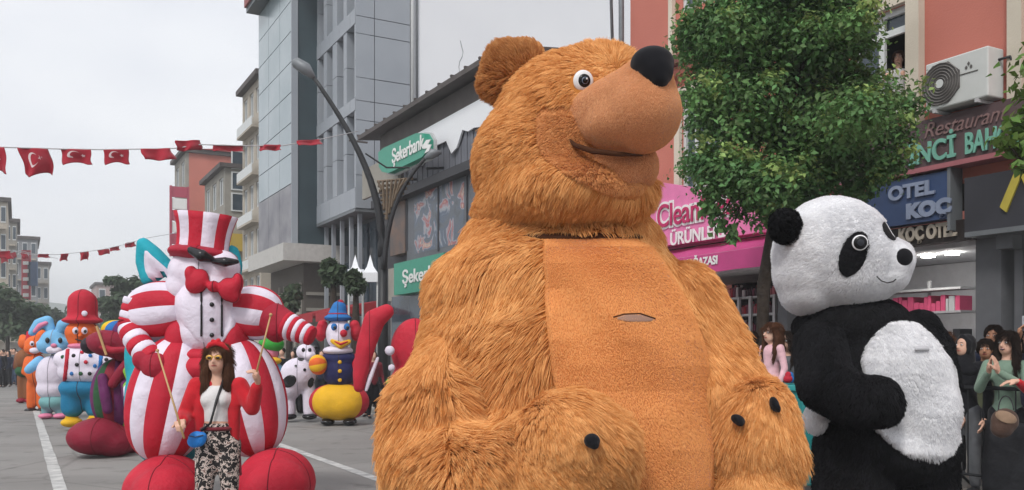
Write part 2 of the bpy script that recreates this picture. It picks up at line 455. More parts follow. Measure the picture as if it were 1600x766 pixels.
def _layer(tex, lo, hi, fac, stretch=(1, 1, 1)):     # worn patches, stains and cracks mixed over the asphalt colour
    global _src
    mpx = _n.new('ShaderNodeMapping'); mpx.inputs['Rotation'].default_value = (0, 0, ANG); mpx.inputs['Scale'].default_value = stretch
    _l.new(_t.outputs[0], mpx.inputs[0]); _l.new(mpx.outputs[0], tex.inputs['Vector'])
    r = _n.new('ShaderNodeMapRange'); r.inputs['From Min'].default_value = lo; r.inputs['From Max'].default_value = hi; r.inputs['To Min'].default_value = fac; r.inputs['To Max'].default_value = 1
    _l.new(tex.outputs[0], r.inputs['Value']); mm = _n.new('ShaderNodeMixRGB'); mm.blend_type = 'MULTIPLY'; mm.inputs[0].default_value = 1
    _l.new(_src, mm.inputs[1]); _l.new(r.outputs[0], mm.inputs[2]); _src = mm.outputs[0]
_x = _n.new('ShaderNodeTexNoise'); _x.inputs['Scale'].default_value = .5; _x.inputs['Detail'].default_value = 7; _layer(_x, .4, .6, .82, (.25, 1, 1))
_x = _n.new('ShaderNodeTexNoise'); _x.inputs['Scale'].default_value = 2.3; _x.inputs['Detail'].default_value = 5; _layer(_x, .3, .42, .72)
_x = _n.new('ShaderNodeTexVoronoi'); _x.feature = 'DISTANCE_TO_EDGE'; _x.inputs['Scale'].default_value = .23; _layer(_x, .0, .008, .8)
_l.new(_src, _b.inputs['Base Color'])
sheet('road', m_asph, -12, 330, -22, 8.1, 0.0)
def lane(t, s0, s1, w=.13):
    rg = random.Random(int(t * 10) + 5); V = []; f = []
    n = int((s1 - s0) / .6)
    for i in range(n + 1):
        s = s0 + (s1 - s0) * i / n; a = w / 2 + rg.uniform(-.006, .006)
        V += [W(s, t - a, .004), W(s, t + a, .004)]
        if i: k = 2 * i; f.append((k - 2, k - 1, k + 1, k))
    MB().add(V, f).build('lane_line', m_paint, kind='structure')
lane(.43, -6, 150, .15); lane(3.95, -6, 150, .15)
rg = random.Random(3)
# kerb of single stones, pavement of slabs on the right
pv = fb('pavement', m_pave, None, -12, 330, 8.32, 60, -.02, .12, kind='structure')
ks = MB().fbox(-.485, .485, -.11, .11, 0, .13).mesh('kerb_stone', m_kerb)
kp = fb('kerb', m_kerb, None, -12, 330, 8.1, 8.32, -.02, .1, kind='structure')
for i in range(60):
    o = link('kerb_stone', ks, kp, W(4 + i, 8.21, .005))
slab = MB().fbox(-.29, .29, -.29, .29, 0, .03).mesh('paving_slab', m_pave)
for i in range(22):
    for j in range(5):
        link('paving_slab', slab, pv, W(4 + i * .6, 8.65 + j * .6, .105 + rg.uniform(0, .004)))

# ---------------------------------------------------------------- materials for buildings
m_salmon = plaster('salmon_render', (196, 122, 108), rgb2=(186, 114, 101))
m_cream = plaster('cream_trim', (206, 196, 180))
m_brown = mat('brown_cornice', (112, 74, 66), rough=.8)
m_frame = mat('white_frame', (205, 208, 208), rough=.5, var=.04)
m_glass = mat('window_glass', (62, 74, 84), rough=.12, var=.25, scale=.7, spec=.6)
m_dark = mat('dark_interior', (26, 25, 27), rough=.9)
m_dkgrey = mat('dark_cladding', (58, 58, 62), rough=.6, var=.1)
m_panel = mat('grey_panel', (158, 163, 170), rough=.45, var=.07, scale=.5, spec=.4, rgb2=(146, 152, 160), island=0)
m_joint = mat('panel_joint', (82, 86, 92), rough=.7)
m_white = plaster('white_render', (236, 238, 241), rgb2=(226, 228, 233), scale=.25)
m_slate = mat('slate_side', (62, 78, 84), rough=.35, var=.1, scale=.6, rgb2=(50, 63, 69), spec=.4)
m_redcap = mat('red_fascia', (140, 62, 60), rough=.5)
m_roof = mat('brown_sheet_roof', (84, 78, 76), rough=.7, var=.15, scale=2)
m_beige = plaster('beige_render', (176, 168, 156))
m_beige2 = plaster('grey_beige_render', (150, 146, 138))
m_steel = mat('grey_metal', (120, 124, 128), rough=.5, metal=.3)
m_black = mat('black_metal', (36, 37, 40), rough=.5, var=.05, spec=.4)
m_text_w = mat('white_letters', (228, 228, 226), rough=.5, var=.02)

def glazed(parent, s0, s1, t, z0, z1, mull=1, trans=None, depth=.12, fr=.06, mg=None, open_lower=False):
    """street-facing window set into a facade at t: frame part with panes"""
    b = MB()
    b.fbox(s0, s1, t - .03, t + .03, z0, z0 + fr); b.fbox(s0, s1, t - .03, t + .03, z1 - fr, z1)
    b.fbox(s0, s0 + fr, t - .028, t + .028, z0 + fr, z1 - fr); b.fbox(s1 - fr, s1, t - .028, t + .028, z0 + fr, z1 - fr)
    xs = [s0 + (s1 - s0) * k / mull for k in range(mull + 1)]
    for x in xs[1:-1]: b.fbox(x - fr / 2, x + fr / 2, t - .027, t + .027, z0 + fr, z1 - fr)
    zs = [z0, z1]
    if trans: b.fbox(s0 + fr, s1 - fr, t - .026, t + .026, trans - fr / 2, trans + fr / 2); zs = [z0, trans, z1]
    f = b.build('window', m_frame, parent)
    for i in range(len(xs) - 1):
        for j in range(len(zs) - 1):
            if open_lower and j == 0 and i == 0: continue
            fb('pane', mg or m_glass, f, xs[i] + fr / 2, xs[i + 1] - fr / 2, t + .03, t + .04, zs[j] + fr / 2, zs[j + 1] - fr / 2)
    return f
def facade_holes(parent, name, m, s0, s1, t0, t1, z0, z1, holes):
    """wall slab with rectangular openings [(a,b,c,d)] sharing no overlap"""
    ss = sorted({s0, s1} | {h[0] for h in holes} | {h[1] for h in holes}); zz = sorted({z0, z1} | {h[2] for h in holes} | {h[3] for h in holes})
    b = MB()
    for i in range(len(zz) - 1):
        run = None
        for j in range(len(ss) - 1):
            cx, cz = (ss[j] + ss[j + 1]) / 2, (zz[i] + zz[i + 1]) / 2
            hole = any(h[0] < cx < h[1] and h[2] < cz < h[3] for h in holes)
            if hole:
                if run is not None: b.fbox(run, ss[j], t0, t1, zz[i], zz[i + 1]); run = None
            elif run is None: run = ss[j]
        if run is not None: b.fbox(run, ss[-1], t0, t1, zz[i], zz[i + 1])
    return b.build(name, m, parent)

# ================================================================ salmon hotel building
sA, sB = -1.0, sx(985, T0)                        # its two ends along the street
hotel = thing('hotel_building', W(sB, T0, 0), 'salmon building with cream trim and open upper window, behind the street tree', 'building')
zt = 13.0; zs = 4.0
s_w0, s_w1 = sx(1424, T0), sx(1330, T0); zw0, zw1 = 5.15, zx(1400, 12, T0)
s_v0, s_v1 = sx(1128, T0), sx(1066, T0)
zv0, zv1 = zx(1070, 300, T0), zx(1070, 148, T0)
facade_holes(hotel, 'wall', m_salmon, sA, sB, T0, T0 + .3, zs, zt, [(s_w0, s_w1, zw0, zw1), (s_v0, s_v1, zv0, zv1), (s_w0, s_w1, 8.6, 10.4), (s_v0, s_v1, 8.3, 10.2)])
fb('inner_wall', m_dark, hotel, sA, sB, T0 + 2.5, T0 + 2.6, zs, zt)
fb('side_wall', m_salmon, hotel, sB - .3, sB, T0 + .302, T0 + 12, 0, zt)
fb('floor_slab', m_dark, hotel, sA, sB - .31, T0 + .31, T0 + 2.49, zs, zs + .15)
fb('roof', m_brown, hotel, sA, sB, T0 + .31, T0 + 12, zt, zt + .15)
w = glazed(hotel, s_w0, s_w1, T0 + .06, zw0, zw1, 2, trans=zx(1400, 48, T0) , fr=.1, open_lower=True)
glazed(hotel, s_v0, s_v1, T0 + .06, zv0, zv1, 3, trans=zv1 - .55, fr=.08)
glazed(hotel, s_v0, s_v1, T0 + .06, 8.3, 10.2, 3, fr=.08); glazed(hotel, s_w0, s_w1, T0 + .06, 8.6, 10.4, 2, fr=.08)
for (a, b_) in ((1445, 1424), (1606, 1583)):
    fb('pilaster', m_cream, hotel, sx(a, T0), sx(b_, T0) , T0 - .14, T0 - .003, zs + .5, zt)
fb('lintel', m_cream, hotel, s_w0 + .01, s_w1 + .1, T0 - .1, T0 - .004, zw1, zw1 + .16)
fb('window_sill', m_cream, hotel, s_w0 + .01, s_w1 + .1, T0 - .12, T0 - .004, zw0 - .1, zw0)
for (a, b_) in ((s_v0 - .16, s_v0), (s_v1, s_v1 + .16)):
    fb('window_surround', m_cream, hotel, a, b_, T0 - .08, T0 - .005, zv0 - .1, zv1 + .14)
fb('window_surround', m_cream, hotel, s_v0, s_v1, T0 - .08, T0 - .005, zv1, zv1 + .14)
zc = zx(1090, 92, T0)
fb('cornice', m_brown, hotel, s_v0 - 1.6, sB + .05, T0 - .3, T0 - .006, zc - .05, zc + .12)
fb('cornice', m_salmon, hotel, s_v0 - 1.6, sB + .02, T0 - .16, T0 - .006, zc - .22, zc - .052)
fb('pilaster', m_cream, hotel, sx(1056, T0), sx(1050, T0), T0 - .1, T0 - .006, zc + .13, zt)
MB().tube([W(sB + .12, T0 - .15, 0.12), W(sB + .12, T0 - .15, 9), W(sB + .25, T0 - .15, 13)], .06, 8).build('drainpipe', m_steel, hotel, smooth=True)
MB().tube([W(sB + .5, T0 - .1, 7.9), W(sB + .75, T0 - .1, 13)], .035, 8).build('drainpipe', m_steel, hotel, smooth=True)

# ground floor: shops
zg = 3.05
glow = mat('ceiling_spot_light', (255, 250, 240), emit=60)
m_shopw = mat('shop_wall', (206, 206, 210), rough=.8)
m_shelf = mat('white_shelf', (190, 190, 192), rough=.6)
m_pinkgoods = mat('pink_goods', (214, 84, 124), rough=.6)
m_shopdk = mat('shop_back', (52, 50, 54), rough=.9)
def px_(name, m, px0, px1, T, t0, t1, py0, py1, par, **k):      # box spanning photo columns on plane T
    pm = (px0 + px1) / 2
    return fb(name, m, par, sx(px1, T), sx(px0, T), t0, t1, zx(pm, py1, T), zx(pm, py0, T), **k)
# piers
sp = [sx(1568, T0), sx(1528, T0), sx(1405, T0), sx(1392, T0), sx(1230, T0), sx(1215, T0)]
m_pier = mat('grey_pier', (96, 97, 101), rough=.6)
fb('pier', m_pier, hotel, sp[0], sp[1], T0 - .05, T0 + .3, .12, zs - .003)
fb('pier', m_pier, hotel, sp[4], sp[5], T0, T0 + .3, .12, zs - .003)
fb('pier', m_pier, hotel, sB - .6, sB - .31, T0, T0 + .3, .12, zs - .003)
fb('pier', m_pier, hotel, sx(1598, T0), sx(1585, T0), T0, T0 + .3, .12, zs - .003)
fb('shop_ceiling', m_shopw, hotel, sA, sB - .31, T0 + .302, T0 + 2.49, 3.1, 3.18)
fb('shop_wall', m_shopw, hotel, sp[1] - .1, sp[1], T0 + .31, T0 + 2.4, .13, 3.09)
fb('shop_floor', m_pave, hotel, sA, sB - .31, T0 + .01, T0 + 2.49, .121, .14)
fb('shop_back_wall', m_shopw, hotel, sp[1] + .02, sp[4], T0 + 2.3, T0 + 2.48, .15, 3.09)
fb('shop_partition', m_shopdk, hotel, sp[4] - .1, sp[4], T0 + .31, T0 + 2.29, .15, 3.09)
fb('shop_back_wall', m_shopdk, hotel, sp[5], sB - .62, T0 + 2.3, T0 + 2.48, .15, 3.09)
for px in (1450, 1488):
    fb('ceiling_spot', glow, hotel, sx(px, T0 + .8) - .06, sx(px, T0 + .8) + .06, T0 + .72, T0 + .88, 3.06, 3.095)
# shelf unit with pink goods in the hotel-side shop
s0_, s1_ = sx(1514, T0 + 1.2), sx(1370, T0 + 1.2)
sh = thing('display_shelf', W((s0_ + s1_) / 2, T0 + 1.2, .14), 'white shelves stocked with pink boxes under the ceiling spots of the shop, behind the panda', 'shelf')
for z in (.6, 1.15, 1.62, 2.2, 2.56): fb('shelf_board', m_shelf, sh, s0_, s1_, T0 + 1.0, T0 + 1.4, z, z + .035)
for s in (s0_, (s0_ + s1_) / 2, s1_): fb('upright', m_shelf, sh, s - .02, s + .02, T0 + 1.401, T0 + 1.44, .14, 2.75)
bx_ = thing('boxes', W(s0_, T0 + 1.1, 2.235), 'row of pink boxes on the top board of the lit shop shelf', 'goods')
rg = random.Random(5)
s = s0_ + .05
while s < s1_ - .12:
    wd_ = rg.uniform(.05, .11); hh = rg.uniform(.12, .26)
    fb('box', m_pinkgoods if rg.random() < .8 else m_shelf, bx_, s, s + wd_ - .012, T0 + 1.05, T0 + 1.35, 2.237, 2.237 + hh); s += wd_
bx_ = thing('boxes', W(s0_, T0 + 1.1, 1.655), 'dark shoes and bags crowding the middle board of the lit shop shelf', 'goods')
s = s0_ + .05
while s < s1_ - .2:
    wd_ = rg.uniform(.12, .24); hh = rg.uniform(.12, .3)
    fb('box', [m_dkgrey, m_black, m_pinkgoods, m_shelf][rg.choice((0, 0, 1, 2, 3))], bx_, s, s + wd_ - .012, T0 + 1.05, T0 + 1.35, 1.657, 1.657 + hh); s += wd_
bx_ = thing('boxes', W(s0_, T0 + 1.1, 1.187), 'black goods with white tags on the lower board of the lit shop shelf', 'goods')
s = s0_ + .05
while s < s1_ - .2:
    wd_ = rg.uniform(.12, .24); hh = rg.uniform(.12, .3)
    fb('box', m_shelf if rg.random() < .3 else m_black, bx_, s, s + wd_ - .012, T0 + 1.05, T0 + 1.35, 1.187, 1.187 + hh); s += wd_

# --- the long maroon sign band
zb0, zb1 = zx(1500, 257, T0), zx(1500, 183, T0)
m_maroon = mat('maroon_sign', (92, 74, 76), rough=.55, var=.18, scale=2)
m_mint = mat('mint_letters', (120, 178, 160), rough=.5)
m_script = mat('faded_letters', (136, 108, 106), rough=.6)
m_pinkedge = mat('pink_edge', (168, 104, 110), rough=.6)
sg = thing('shop_sign', W(sx(1500, T0), T0 - .2, zb0), 'long maroon sign band with mint green letters over the shops, below the air conditioner', 'sign')
fb('board', m_maroon, sg, sx(1700, T0), sx(1300, T0), T0 - .28, T0 - .01, zb0, zb1)
fb('edge_strip', m_pinkedge, sg, sx(1700, T0), sx(1300, T0), T0 - .31, T0 - .005, zb0 - .07, zb0 - .003)
T1 = T0 - .29
def ftext(body, m, par, pxa, pxb, pyc, T, h, depth=.03, **k):    # lettering from column pxa to pxb on a street-facing plane
    a, b = sx(pxa, T), sx(pxb, T); pm = (pxa + pxb) / 2
    return text(body, m, par, W((a + b) / 2, T, pyc if pyc < 20 else zx(pm, pyc, T)), h, depth, width=abs(a - b), **k)
zr = zb0 + (zb1 - zb0) * .27
ftext('İNCİ', m_mint, sg, 1419, 1493, zr, T1 - .012, .4, bold=.008)
ftext('BAHÇE', m_mint, sg, 1508, 1590, zr, T1 - .012, .4, bold=.008)
ftext('Restaurant', m_script, sg, 1442, 1572, zb0 + (zb1 - zb0) * .74, T1 - .006, .3, .012, shear=.35)
# --- blue OTEL KOÇ sign
m_blue = mat('blue_sign', (54, 74, 112), rough=.45, var=.15, scale=2)
m_silver = mat('silver_letters', (140, 150, 172), rough=.35, metal=.3)
og = thing('hotel_sign', W(sx(1440, T0), T0 - .2, zx(1440, 350, T0)), 'blue hotel sign panel with silver letters, under the maroon band', 'sign')
px_('board', m_blue, 1372, 1503, T0, T0 - .26, T0 - .02, 281, 352, og)
px_('frame', m_steel, 1500, 1505, T0, T0 - .28, T0 - .015, 262, 362, og)
ftext('OTEL', m_silver, og, 1388, 1460, 299, T0 - .28, .27, bold=.012)
ftext('KOÇ', m_silver, og, 1416, 1486, 327, T0 - .28, .27, bold=.02)
m_fas = mat('dark_fascia', (44, 37, 36), rough=.6)
kg = thing('shop_sign', W(sx(1440, T0), T0 - .1, zx(1440, 385, T0)), 'dark brown fascia with small beige letters, between the blue sign and the lit shop', 'sign')
px_('board', m_fas, 1372, 1530, T0, T0 - .16, T0 - .02, 353, 384, kg)
ftext('KOÇ OTEL', mat('beige_letters', (176, 166, 152), rough=.5), kg, 1404, 1494, 364, T0 - .18, .26, bold=.014)
# --- dark projecting panel with the yellow mark
m_dpan = mat('dark_sign_panel', (60, 60, 66), rough=.4, var=.3, scale=1.2)
m_yel = mat('yellow_mark', (188, 172, 74), rough=.5)
dg_ = thing('shop_sign', W(sx(1550, T0), T0 - .3, zx(1550, 350, T0)), 'dark grey sign panel with a yellow angular mark, at the right edge under the band', 'sign')
px_('board', m_dpan, 1507, 1690, T0 - .24, T0 - .24, T0 - .02, 262, 352, dg_)
px_('ledge', m_steel, 1507, 1690, T0 - .4, T0 - .4, T0 - .018, 352, 360, dg_)
t_ = T0 - .245
def fpoly(name, m, par, pts, T, dth=.03):
    P = [(sx(a, T), zx(a, b, T)) for a, b in pts]; b = MB()
    n = len(P); b.add([W(s, T - dth, z) for s, z in P] + [W(s, T, z) for s, z in P], [tuple(range(n)), tuple(range(n, 2 * n))[::-1]] + [(i, (i + 1) % n, n + (i + 1) % n, n + i) for i in range(n)])
    return b.build(name, m, par)
fpoly('yellow_mark', m_yel, dg_, [(1564, 324), (1590, 262), (1602, 262), (1608, 268), (1632, 330), (1620, 330), (1597, 276), (1574, 332)], t_)
px_('shutter_box', mat('pale_box', (104, 106, 110), rough=.5), 1572, 1598, T0, T0 - .22, T0 - .01, 361, 390, hotel)
fb('doorway_shade', m_dark, hotel, sx(1700, T0), sx(1600, T0), T0 + .1, T0 + .2, .13, 3.0)  # no curtain: dark sheet standing in for the shade inside the doorway

# --- pink shop: slanted-top sign, awning, shelves
m_pink = mat('pink_sign', (222, 122, 170), rough=.45, var=.06)
m_mag = mat('magenta_letters', (184, 40, 96), rough=.5)
m_awn = mat('magenta_awning', (186, 70, 126), rough=.7, var=.1, scale=2)
TP = T0 - .35
pg = thing('shop_sign', W(sx(1100, TP), TP, 2.9), 'big pink cosmetics shop sign with magenta letters on white, left of the panda head', 'sign')
fpoly('board', m_pink, pg, [(1000, 296), (1040, 286), (1075, 291), (1110, 300), (1150, 308), (1205, 326), (1205, 364), (1150, 372), (1000, 392)], TP, .22)
tt = TP - .235
ftext('CleanNes', m_text_w, pg, 1026, 1146, 329, tt - .0, .62, .02, bold=.05)
ftext('CleanNes', m_mag, pg, 1027, 1145, 329, tt - .025, .62, .02, bold=.004)
ftext('GÜL ÜRÜNLERİ', m_text_w, pg, 1012, 1133, 371, tt - .01, .34, .02, bold=.006)
aw = thing('awning', W(sx(1110, T0), T0 - .9, 2.6), 'magenta fabric awning lettered in white, beneath the pink cosmetics sign', 'awning')
a0, a1 = sx(1212, T0 - 1), sx(985, T0 - 1); zA = zx(1100, 396, T0); zF = zx(1100, 402, T0 - 1.1); 
TA = T0 - 1.1
zf1 = zx(1150, 392, TA); zf0 = zx(1150, 421, TA)
cl = MB(); n = 10
Vt = []; 
for i in range(n + 1):
    s = a0 + (a1 - a0) * i / n; sag = .02 * math.sin(i * 2.1)
    Vt += [W(s, T0 - .02, zf1 + .42), W(s, TA + .3, zf1 + .12 - .04 + sag), W(s, TA, zf1), W(s, TA - .01, zf0 + .015 * math.sin(i * 3.3))]
ff = []
for i in range(n):
    for j in range(3): a = i * 4 + j; ff.append((a, a + 4, a + 5, a + 1))
o = cl.add(Vt, ff).build('canopy', m_awn, aw, smooth=False)
sol = o.modifiers.new('s', 'SOLIDIFY'); sol.thickness = .012
fb('front_bar', m_shelf, aw, a0, a1, TA + .0, TA + .03, zf1 - .02, zf1 + .012)
for s in (a0 + .2, (a0 + a1) / 2, a1 - .2): MB().tube([W(s, T0, zf1 + .1), W(s, TA + .05, zf1 - .03)], .02, 6).build('arm', m_steel, aw)
ftext('MAĞAZASI', m_text_w, aw, 1068, 1121, 410, TA - .03, .2, .01, bold=.006)
fb('dark_band', m_fas, hotel, sp[5], sB - .6, T0 - .3, T0 - .01, zx(1100, 400, T0), zx(1100, 388, T0) + .02)
s0_, s1_ = sx(1212, T0 + .6), sx(1090, T0 + .6)
sh2 = thing('display_shelf', W((s0_ + s1_) / 2, T0 + .7, .14), 'white wall shelving of red and pink bottles inside the cosmetics shop', 'shelf')
for k in range(8):
    z = .3 + k * .33; fb('shelf_board', m_shelf, sh2, s0_, s1_, T0 + .6, T0 + .85, z, z + .04)
for k in range(8):
    s = s0_ + (s1_ - s0_) * k / 7; fb('upright', m_shelf, sh2, s - .03, s + .03, T0 + .55, T0 + .599, .14, 2.65)
rg = random.Random(11)
cols = [mat('bottle_red', (170, 60, 70)), mat('bottle_rose', (190, 110, 120)), mat('bottle_dark', (70, 50, 58)), mat('bottle_white', (190, 180, 182)), mat('bottle_plum', (120, 60, 80))]
bm = MB()
for k in range(8):
    s = s0_ + .05
    while s < s1_ - .1:
        wd_ = rg.uniform(.05, .09); h = rg.uniform(.12, .24)
        z = .342 + k * .33; bm.fbox(s, s + wd_ * .8, T0 + .63, T0 + .72, z, z + h * .8, rg.randrange(5)); bm.fbox(s + wd_ * .25, s + wd_ * .55, T0 + .655, T0 + .695, z + h * .8, z + h, rg.randrange(5)); s += wd_ + .01
tag(bm.build('bottles', cols, kind='stuff'), 'hundreds of small red and rose bottles on the cosmetics shop shelving', 'goods')

# --- air conditioner
ac_s, ac_T = sx(1548, T0 - .9), T0
s0_, s1_ = sx(1544, T0 - .42), sx(1446, T0 - .42)
za0 = zx(1550, 148, T0 - .42); za1 = za0 + .66
m_ac = mat('ac_white', (206, 208, 206), rough=.45, var=.04)
m_acd = mat('ac_grille', (96, 92, 90), rough=.6)
ac = thing('air_conditioner', W((s0_ + s1_) / 2, T0 - .25, za0), 'white outdoor air conditioner unit with grey fan grille, on the salmon wall', 'air conditioner')
sm = s0_ + (s1_ - s0_) * .48
MB().fbox(s0_, s1_, T0 - .42, T0 - .08, za0, za1).build('casing', m_ac, ac, bevel=.02)
zc_ = (za0 + za1) / 2; sc_ = (sm + s1_) / 2; rr_ = .30
gr = MB(); V = []
for k in range(8):
    a = PI / 8 + k * PI / 4; V.append((sc_ + rr_ * 1.02 * math.cos(a), zc_ + rr_ * math.sin(a)))
gr.add([W(a, T0 - .435, b) for a, b in V] + [W(a, T0 - .415, b) for a, b in V], [tuple(range(8)), tuple(range(8, 16))[::-1]] + [(i, (i + 1) % 8, 8 + (i + 1) % 8, 8 + i) for i in range(8)])
grille = gr.build('fan_grille', m_acd, ac)
for k in range(6):
    r_ = .08 + k * .04
    MB().tube([W(sc_ + r_ * math.cos(a), T0 - .445, zc_ + r_ * math.sin(a)) for a in [2 * PI * q / 20 for q in range(21)]], .006, 4, cap=False).build('grille_ring', mat('ring_grey', (122, 118, 115), rough=.6), grille)
MB().add([W(sc_ + .06 * math.cos(2 * PI * q / 16), T0 - .455, zc_ + .06 * math.sin(2 * PI * q / 16)) for q in range(16)], [tuple(range(16))]).build('grille_hub', m_ac, grille)
# small emblem of three diamonds on the casing
sd_ = s0_ + .27; 
for (dx, dz) in ((0, .035), (-.035, -.012), (.035, -.012)):
    MB().add([W(sd_ + dx + a, T0 - .428, za1 - .2 + dz + b) for a, b in ((0, .03), (.022, 0), (0, -.03), (-.022, 0))], [(0, 1, 2, 3)]).build('emblem', m_acd, ac)
fb('label_strip', m_acd, ac, sd_ - .13, sd_ + .13, T0 - .43, T0 - .4201, za1 - .29, za1 - .28)
for s in (s0_ + .15, s1_ - .15):
    MB().fbox(s - .02, s + .02, T0 - .45, T0, za0 - .05, za0 - .005).fbox(s - .018, s + .018, T0 - .05, T0 - .004, za0 - .35, za0 - .05).build('bracket', m_shelf, ac)
MB().tube([W(s0_ + .02, T0 - .2, za0 + .5), W(s0_ - .12, T0 - .15, za0 + .52), W(s0_ - .17, T0 - .06, za0 + .35), W(s0_ - .1, T0 - .04, za0 + .1)], .02, 6).build('pipe', m_black, ac, smooth=True)

# ================================================================ low two-storey building left of it
sC, sD = sx(806, T0), sx(598, T0)
low = thing('bank_building', W(sC, T0, 0), 'low building with brown sheet roof and torn white fascia, left of the bear', 'building')
zE = 10.0
fb('wall', mat('dim_wall', (120, 118, 120), rough=.8), low, sC, sD, T0 + .3, T0 + 14, 0, 9.3)
fb('side_wall', m_beige2, low, sC - .1, sC - .003, T0 + .3, T0 + 14, 0, 9.2)
ze1, ze0 = zx(735, 118, T0 - .5), zx(740, 200, T0)
MB().hexa([W(sC - .4, T0 - .6, 9.35), W(sC - .4, T0 + 8, 10.3), W(sD + 1, T0 + 8, 10.3), W(sD + 1, T0 - .6, 9.35), W(sC - .4, T0 - .6, 9.5), W(sC - .4, T0 + 8, 10.45), W(sD + 1, T0 + 8, 10.45), W(sD + 1, T0 - .6, 9.5)]).build('roof', m_roof, low)
fb('upper_wall', m_roof, low, sC - .3, sD, T0 - .1, T0 + .29, 8.7, 9.34)
for k in range(14): fb('roof_rib', m_roof, low, sC + k * .9, sC + k * .9 + .08, T0 - .62, T0 + .1, 9.502, 9.56)
# torn white fascia
rg = random.Random(8); n = 26; V = []; f = []
for i in range(n + 1):
    s = sC + (sD - sC) * i / n; V += [W(s, T0 - .05, 8.0 + .25 * noise.noise(Vector((i * .55, 2, 0))) - (.35 if i % 7 in (2, 3) else 0)), W(s, T0 - .05, 8.72)]
    if i: k = 2 * i; f.append((k - 2, k - 1, k + 1, k))
o = MB().add(V, f).build('white_fascia', m_white, low); o.modifiers.new('s', 'SOLIDIFY').thickness = .06
m_corr = mat('grey_corrugated', (112, 114, 122), rough=.5, var=.12, scale=1.5)
for i in range(38):
    s = sC + (sD - 2.0 - sC) * i / 38; wd_ = (sD - 2.0 - sC) / 38
    fb('cladding_panel', m_corr, low, s + .02, s + wd_ - .02, T0 - .02 + (.015 if i % 2 else 0), T0 + .25, 7.0, 8.45)
fb('cladding_frame', m_dkgrey, low, sC, sD, T0 + .2, T0 + .29, 3.6, 8.6)
fb('canopy_ledge', m_dkgrey, low, sC - .2, sD, T0 - .45, T0 + .2, 6.72, 6.98)
fb('cladding_panel', m_roof, low, sD - 2.0, sD, T0 - .1, T0 + .19, 7.0, 8.2)
# billboard posters: plain painted figures of fruit-toned blocks
m_post = mat('poster_grey', (96, 98, 104), rough=.35, var=.35, scale=.7, rgb2=(64, 68, 74), spec=.4, detail=6)
m_posto = mat('poster_brown', (112, 84, 66), rough=.4, var=.3, scale=2, rgb2=(78, 70, 68))
bill = thing('billboard', W(sx(690, T0), T0 - .1, 4.6), 'dark glossy shop hoarding with blurred printed figures under the ledge, left of the bear', 'billboard')
px_('board', m_post, 640, 808, T0, T0 - .1, T0 + .19, 268, 394, bill)
px_('board', m_posto, 614, 637, T0, T0 - .1, T0 + .19, 292, 398, bill)
m_print2 = bpy.data.materials.new('poster_picture'); m_print2.use_nodes = True
_n, _l = m_print2.node_tree.nodes, m_print2.node_tree.links; _b = _n['Principled BSDF']; _b.inputs['Roughness'].default_value = .3
_t = _n.new('ShaderNodeTexCoord'); _x = _n.new('ShaderNodeTexNoise'); _x.inputs['Scale'].default_value = 1.5; _x.inputs['Detail'].default_value = 2.5; _x.inputs['Distortion'].default_value = .9
_r = _n.new('ShaderNodeValToRGB'); _els = _r.color_ramp.elements
_els[0].position = .28; _els[0].color = lin((62, 68, 74)); _els[1].position = .8; _els[1].color = lin((176, 170, 166))
for p_, c_ in ((.42, (84, 90, 98)), (.5, (70, 84, 104)), (.54, (148, 152, 158)), (.59, (150, 66, 70)), (.64, (186, 158, 140)), (.7, (96, 104, 116))): _els.new(p_).color = lin(c_)
_l.new(_t.outputs['Object'], _x.inputs['Vector']); _l.new(_x.outputs['Fac'], _r.inputs[0]); _l.new(_r.outputs[0], _b.inputs['Base Color'])
px_('picture', m_print2, 652, 730, T0, T0 - .106, T0 - .1005, 285, 388, bill)
for p_ in (640, 690, 735): px_('seam_strip', m_dkgrey, p_ - 1, p_ + 1, T0, T0 - .125, T0 - .107, 269, 393, bill)
# bank lightbox, projecting across the pavement
m_green = mat('green_sign', (58, 146, 122), rough=.4, var=.05)
TS = T0 - .6
bs = thing('bank_sign', W(sx(642, TS), TS, 6.8), 'rounded green lightbox sign lettered in white, high on the low building', 'sign')
pts = [(604, 240), (612, 233), (664, 210), (674, 210), (680, 220), (680, 238), (674, 247), (664, 252), (620, 272), (610, 270), (605, 262)]
fpoly('board', m_green, bs, pts, TS, .3)
fpoly('rim', m_shelf, bs, [(603, 238), (612, 230), (666, 207), (677, 208), (683, 219), (683, 240), (676, 250), (664, 255), (620, 275), (608, 273), (603, 264)], TS + .003, .06)
text('Şekerbank', m_text_w, bs, W(sx(636, TS - .32), TS - .32, zx(636, 244, TS)), .62, .02, width=sx(611, TS) - sx(659, TS), bold=.01)
fpoly('logo', m_text_w, bs, [(662, 226), (667, 219), (674, 218), (669, 226), (675, 226), (671, 236), (664, 240), (668, 232), (661, 233)], TS - .305, .02)
for s in (sx(625, TS), sx(665, TS)): MB().tube([W(s, TS + .02, 7.2), W(s, T0 + .19, 7.3)], .04, 6).build('bracket', m_black, bs)
b2 = thing('bank_sign', W(sx(655, T0 - .2), T0 - .2, 3.3), 'green street level bank sign cut off by the bear shoulder', 'sign')
px_('board', m_green, 622, 700, T0 - .2, T0 - .35, T0 + .19, 404, 456, b2)
ftext('Şekerbank', m_text_w, b2, 628, 704, 428, T0 - .37, .6, .02, bold=.01)
px_('shopfront', m_glass, 612, 700, T0, T0 + .0, T0 + .18, 458, 560, low)
px_('wall_strip', m_beige2, 606, 808, T0, T0 + .02, T0 + .18, 398, 457, low)
px_('beige_board', m_beige2, 566, 622, T0 - .2, T0 - .2, T0 - .1, 252, 300, low)

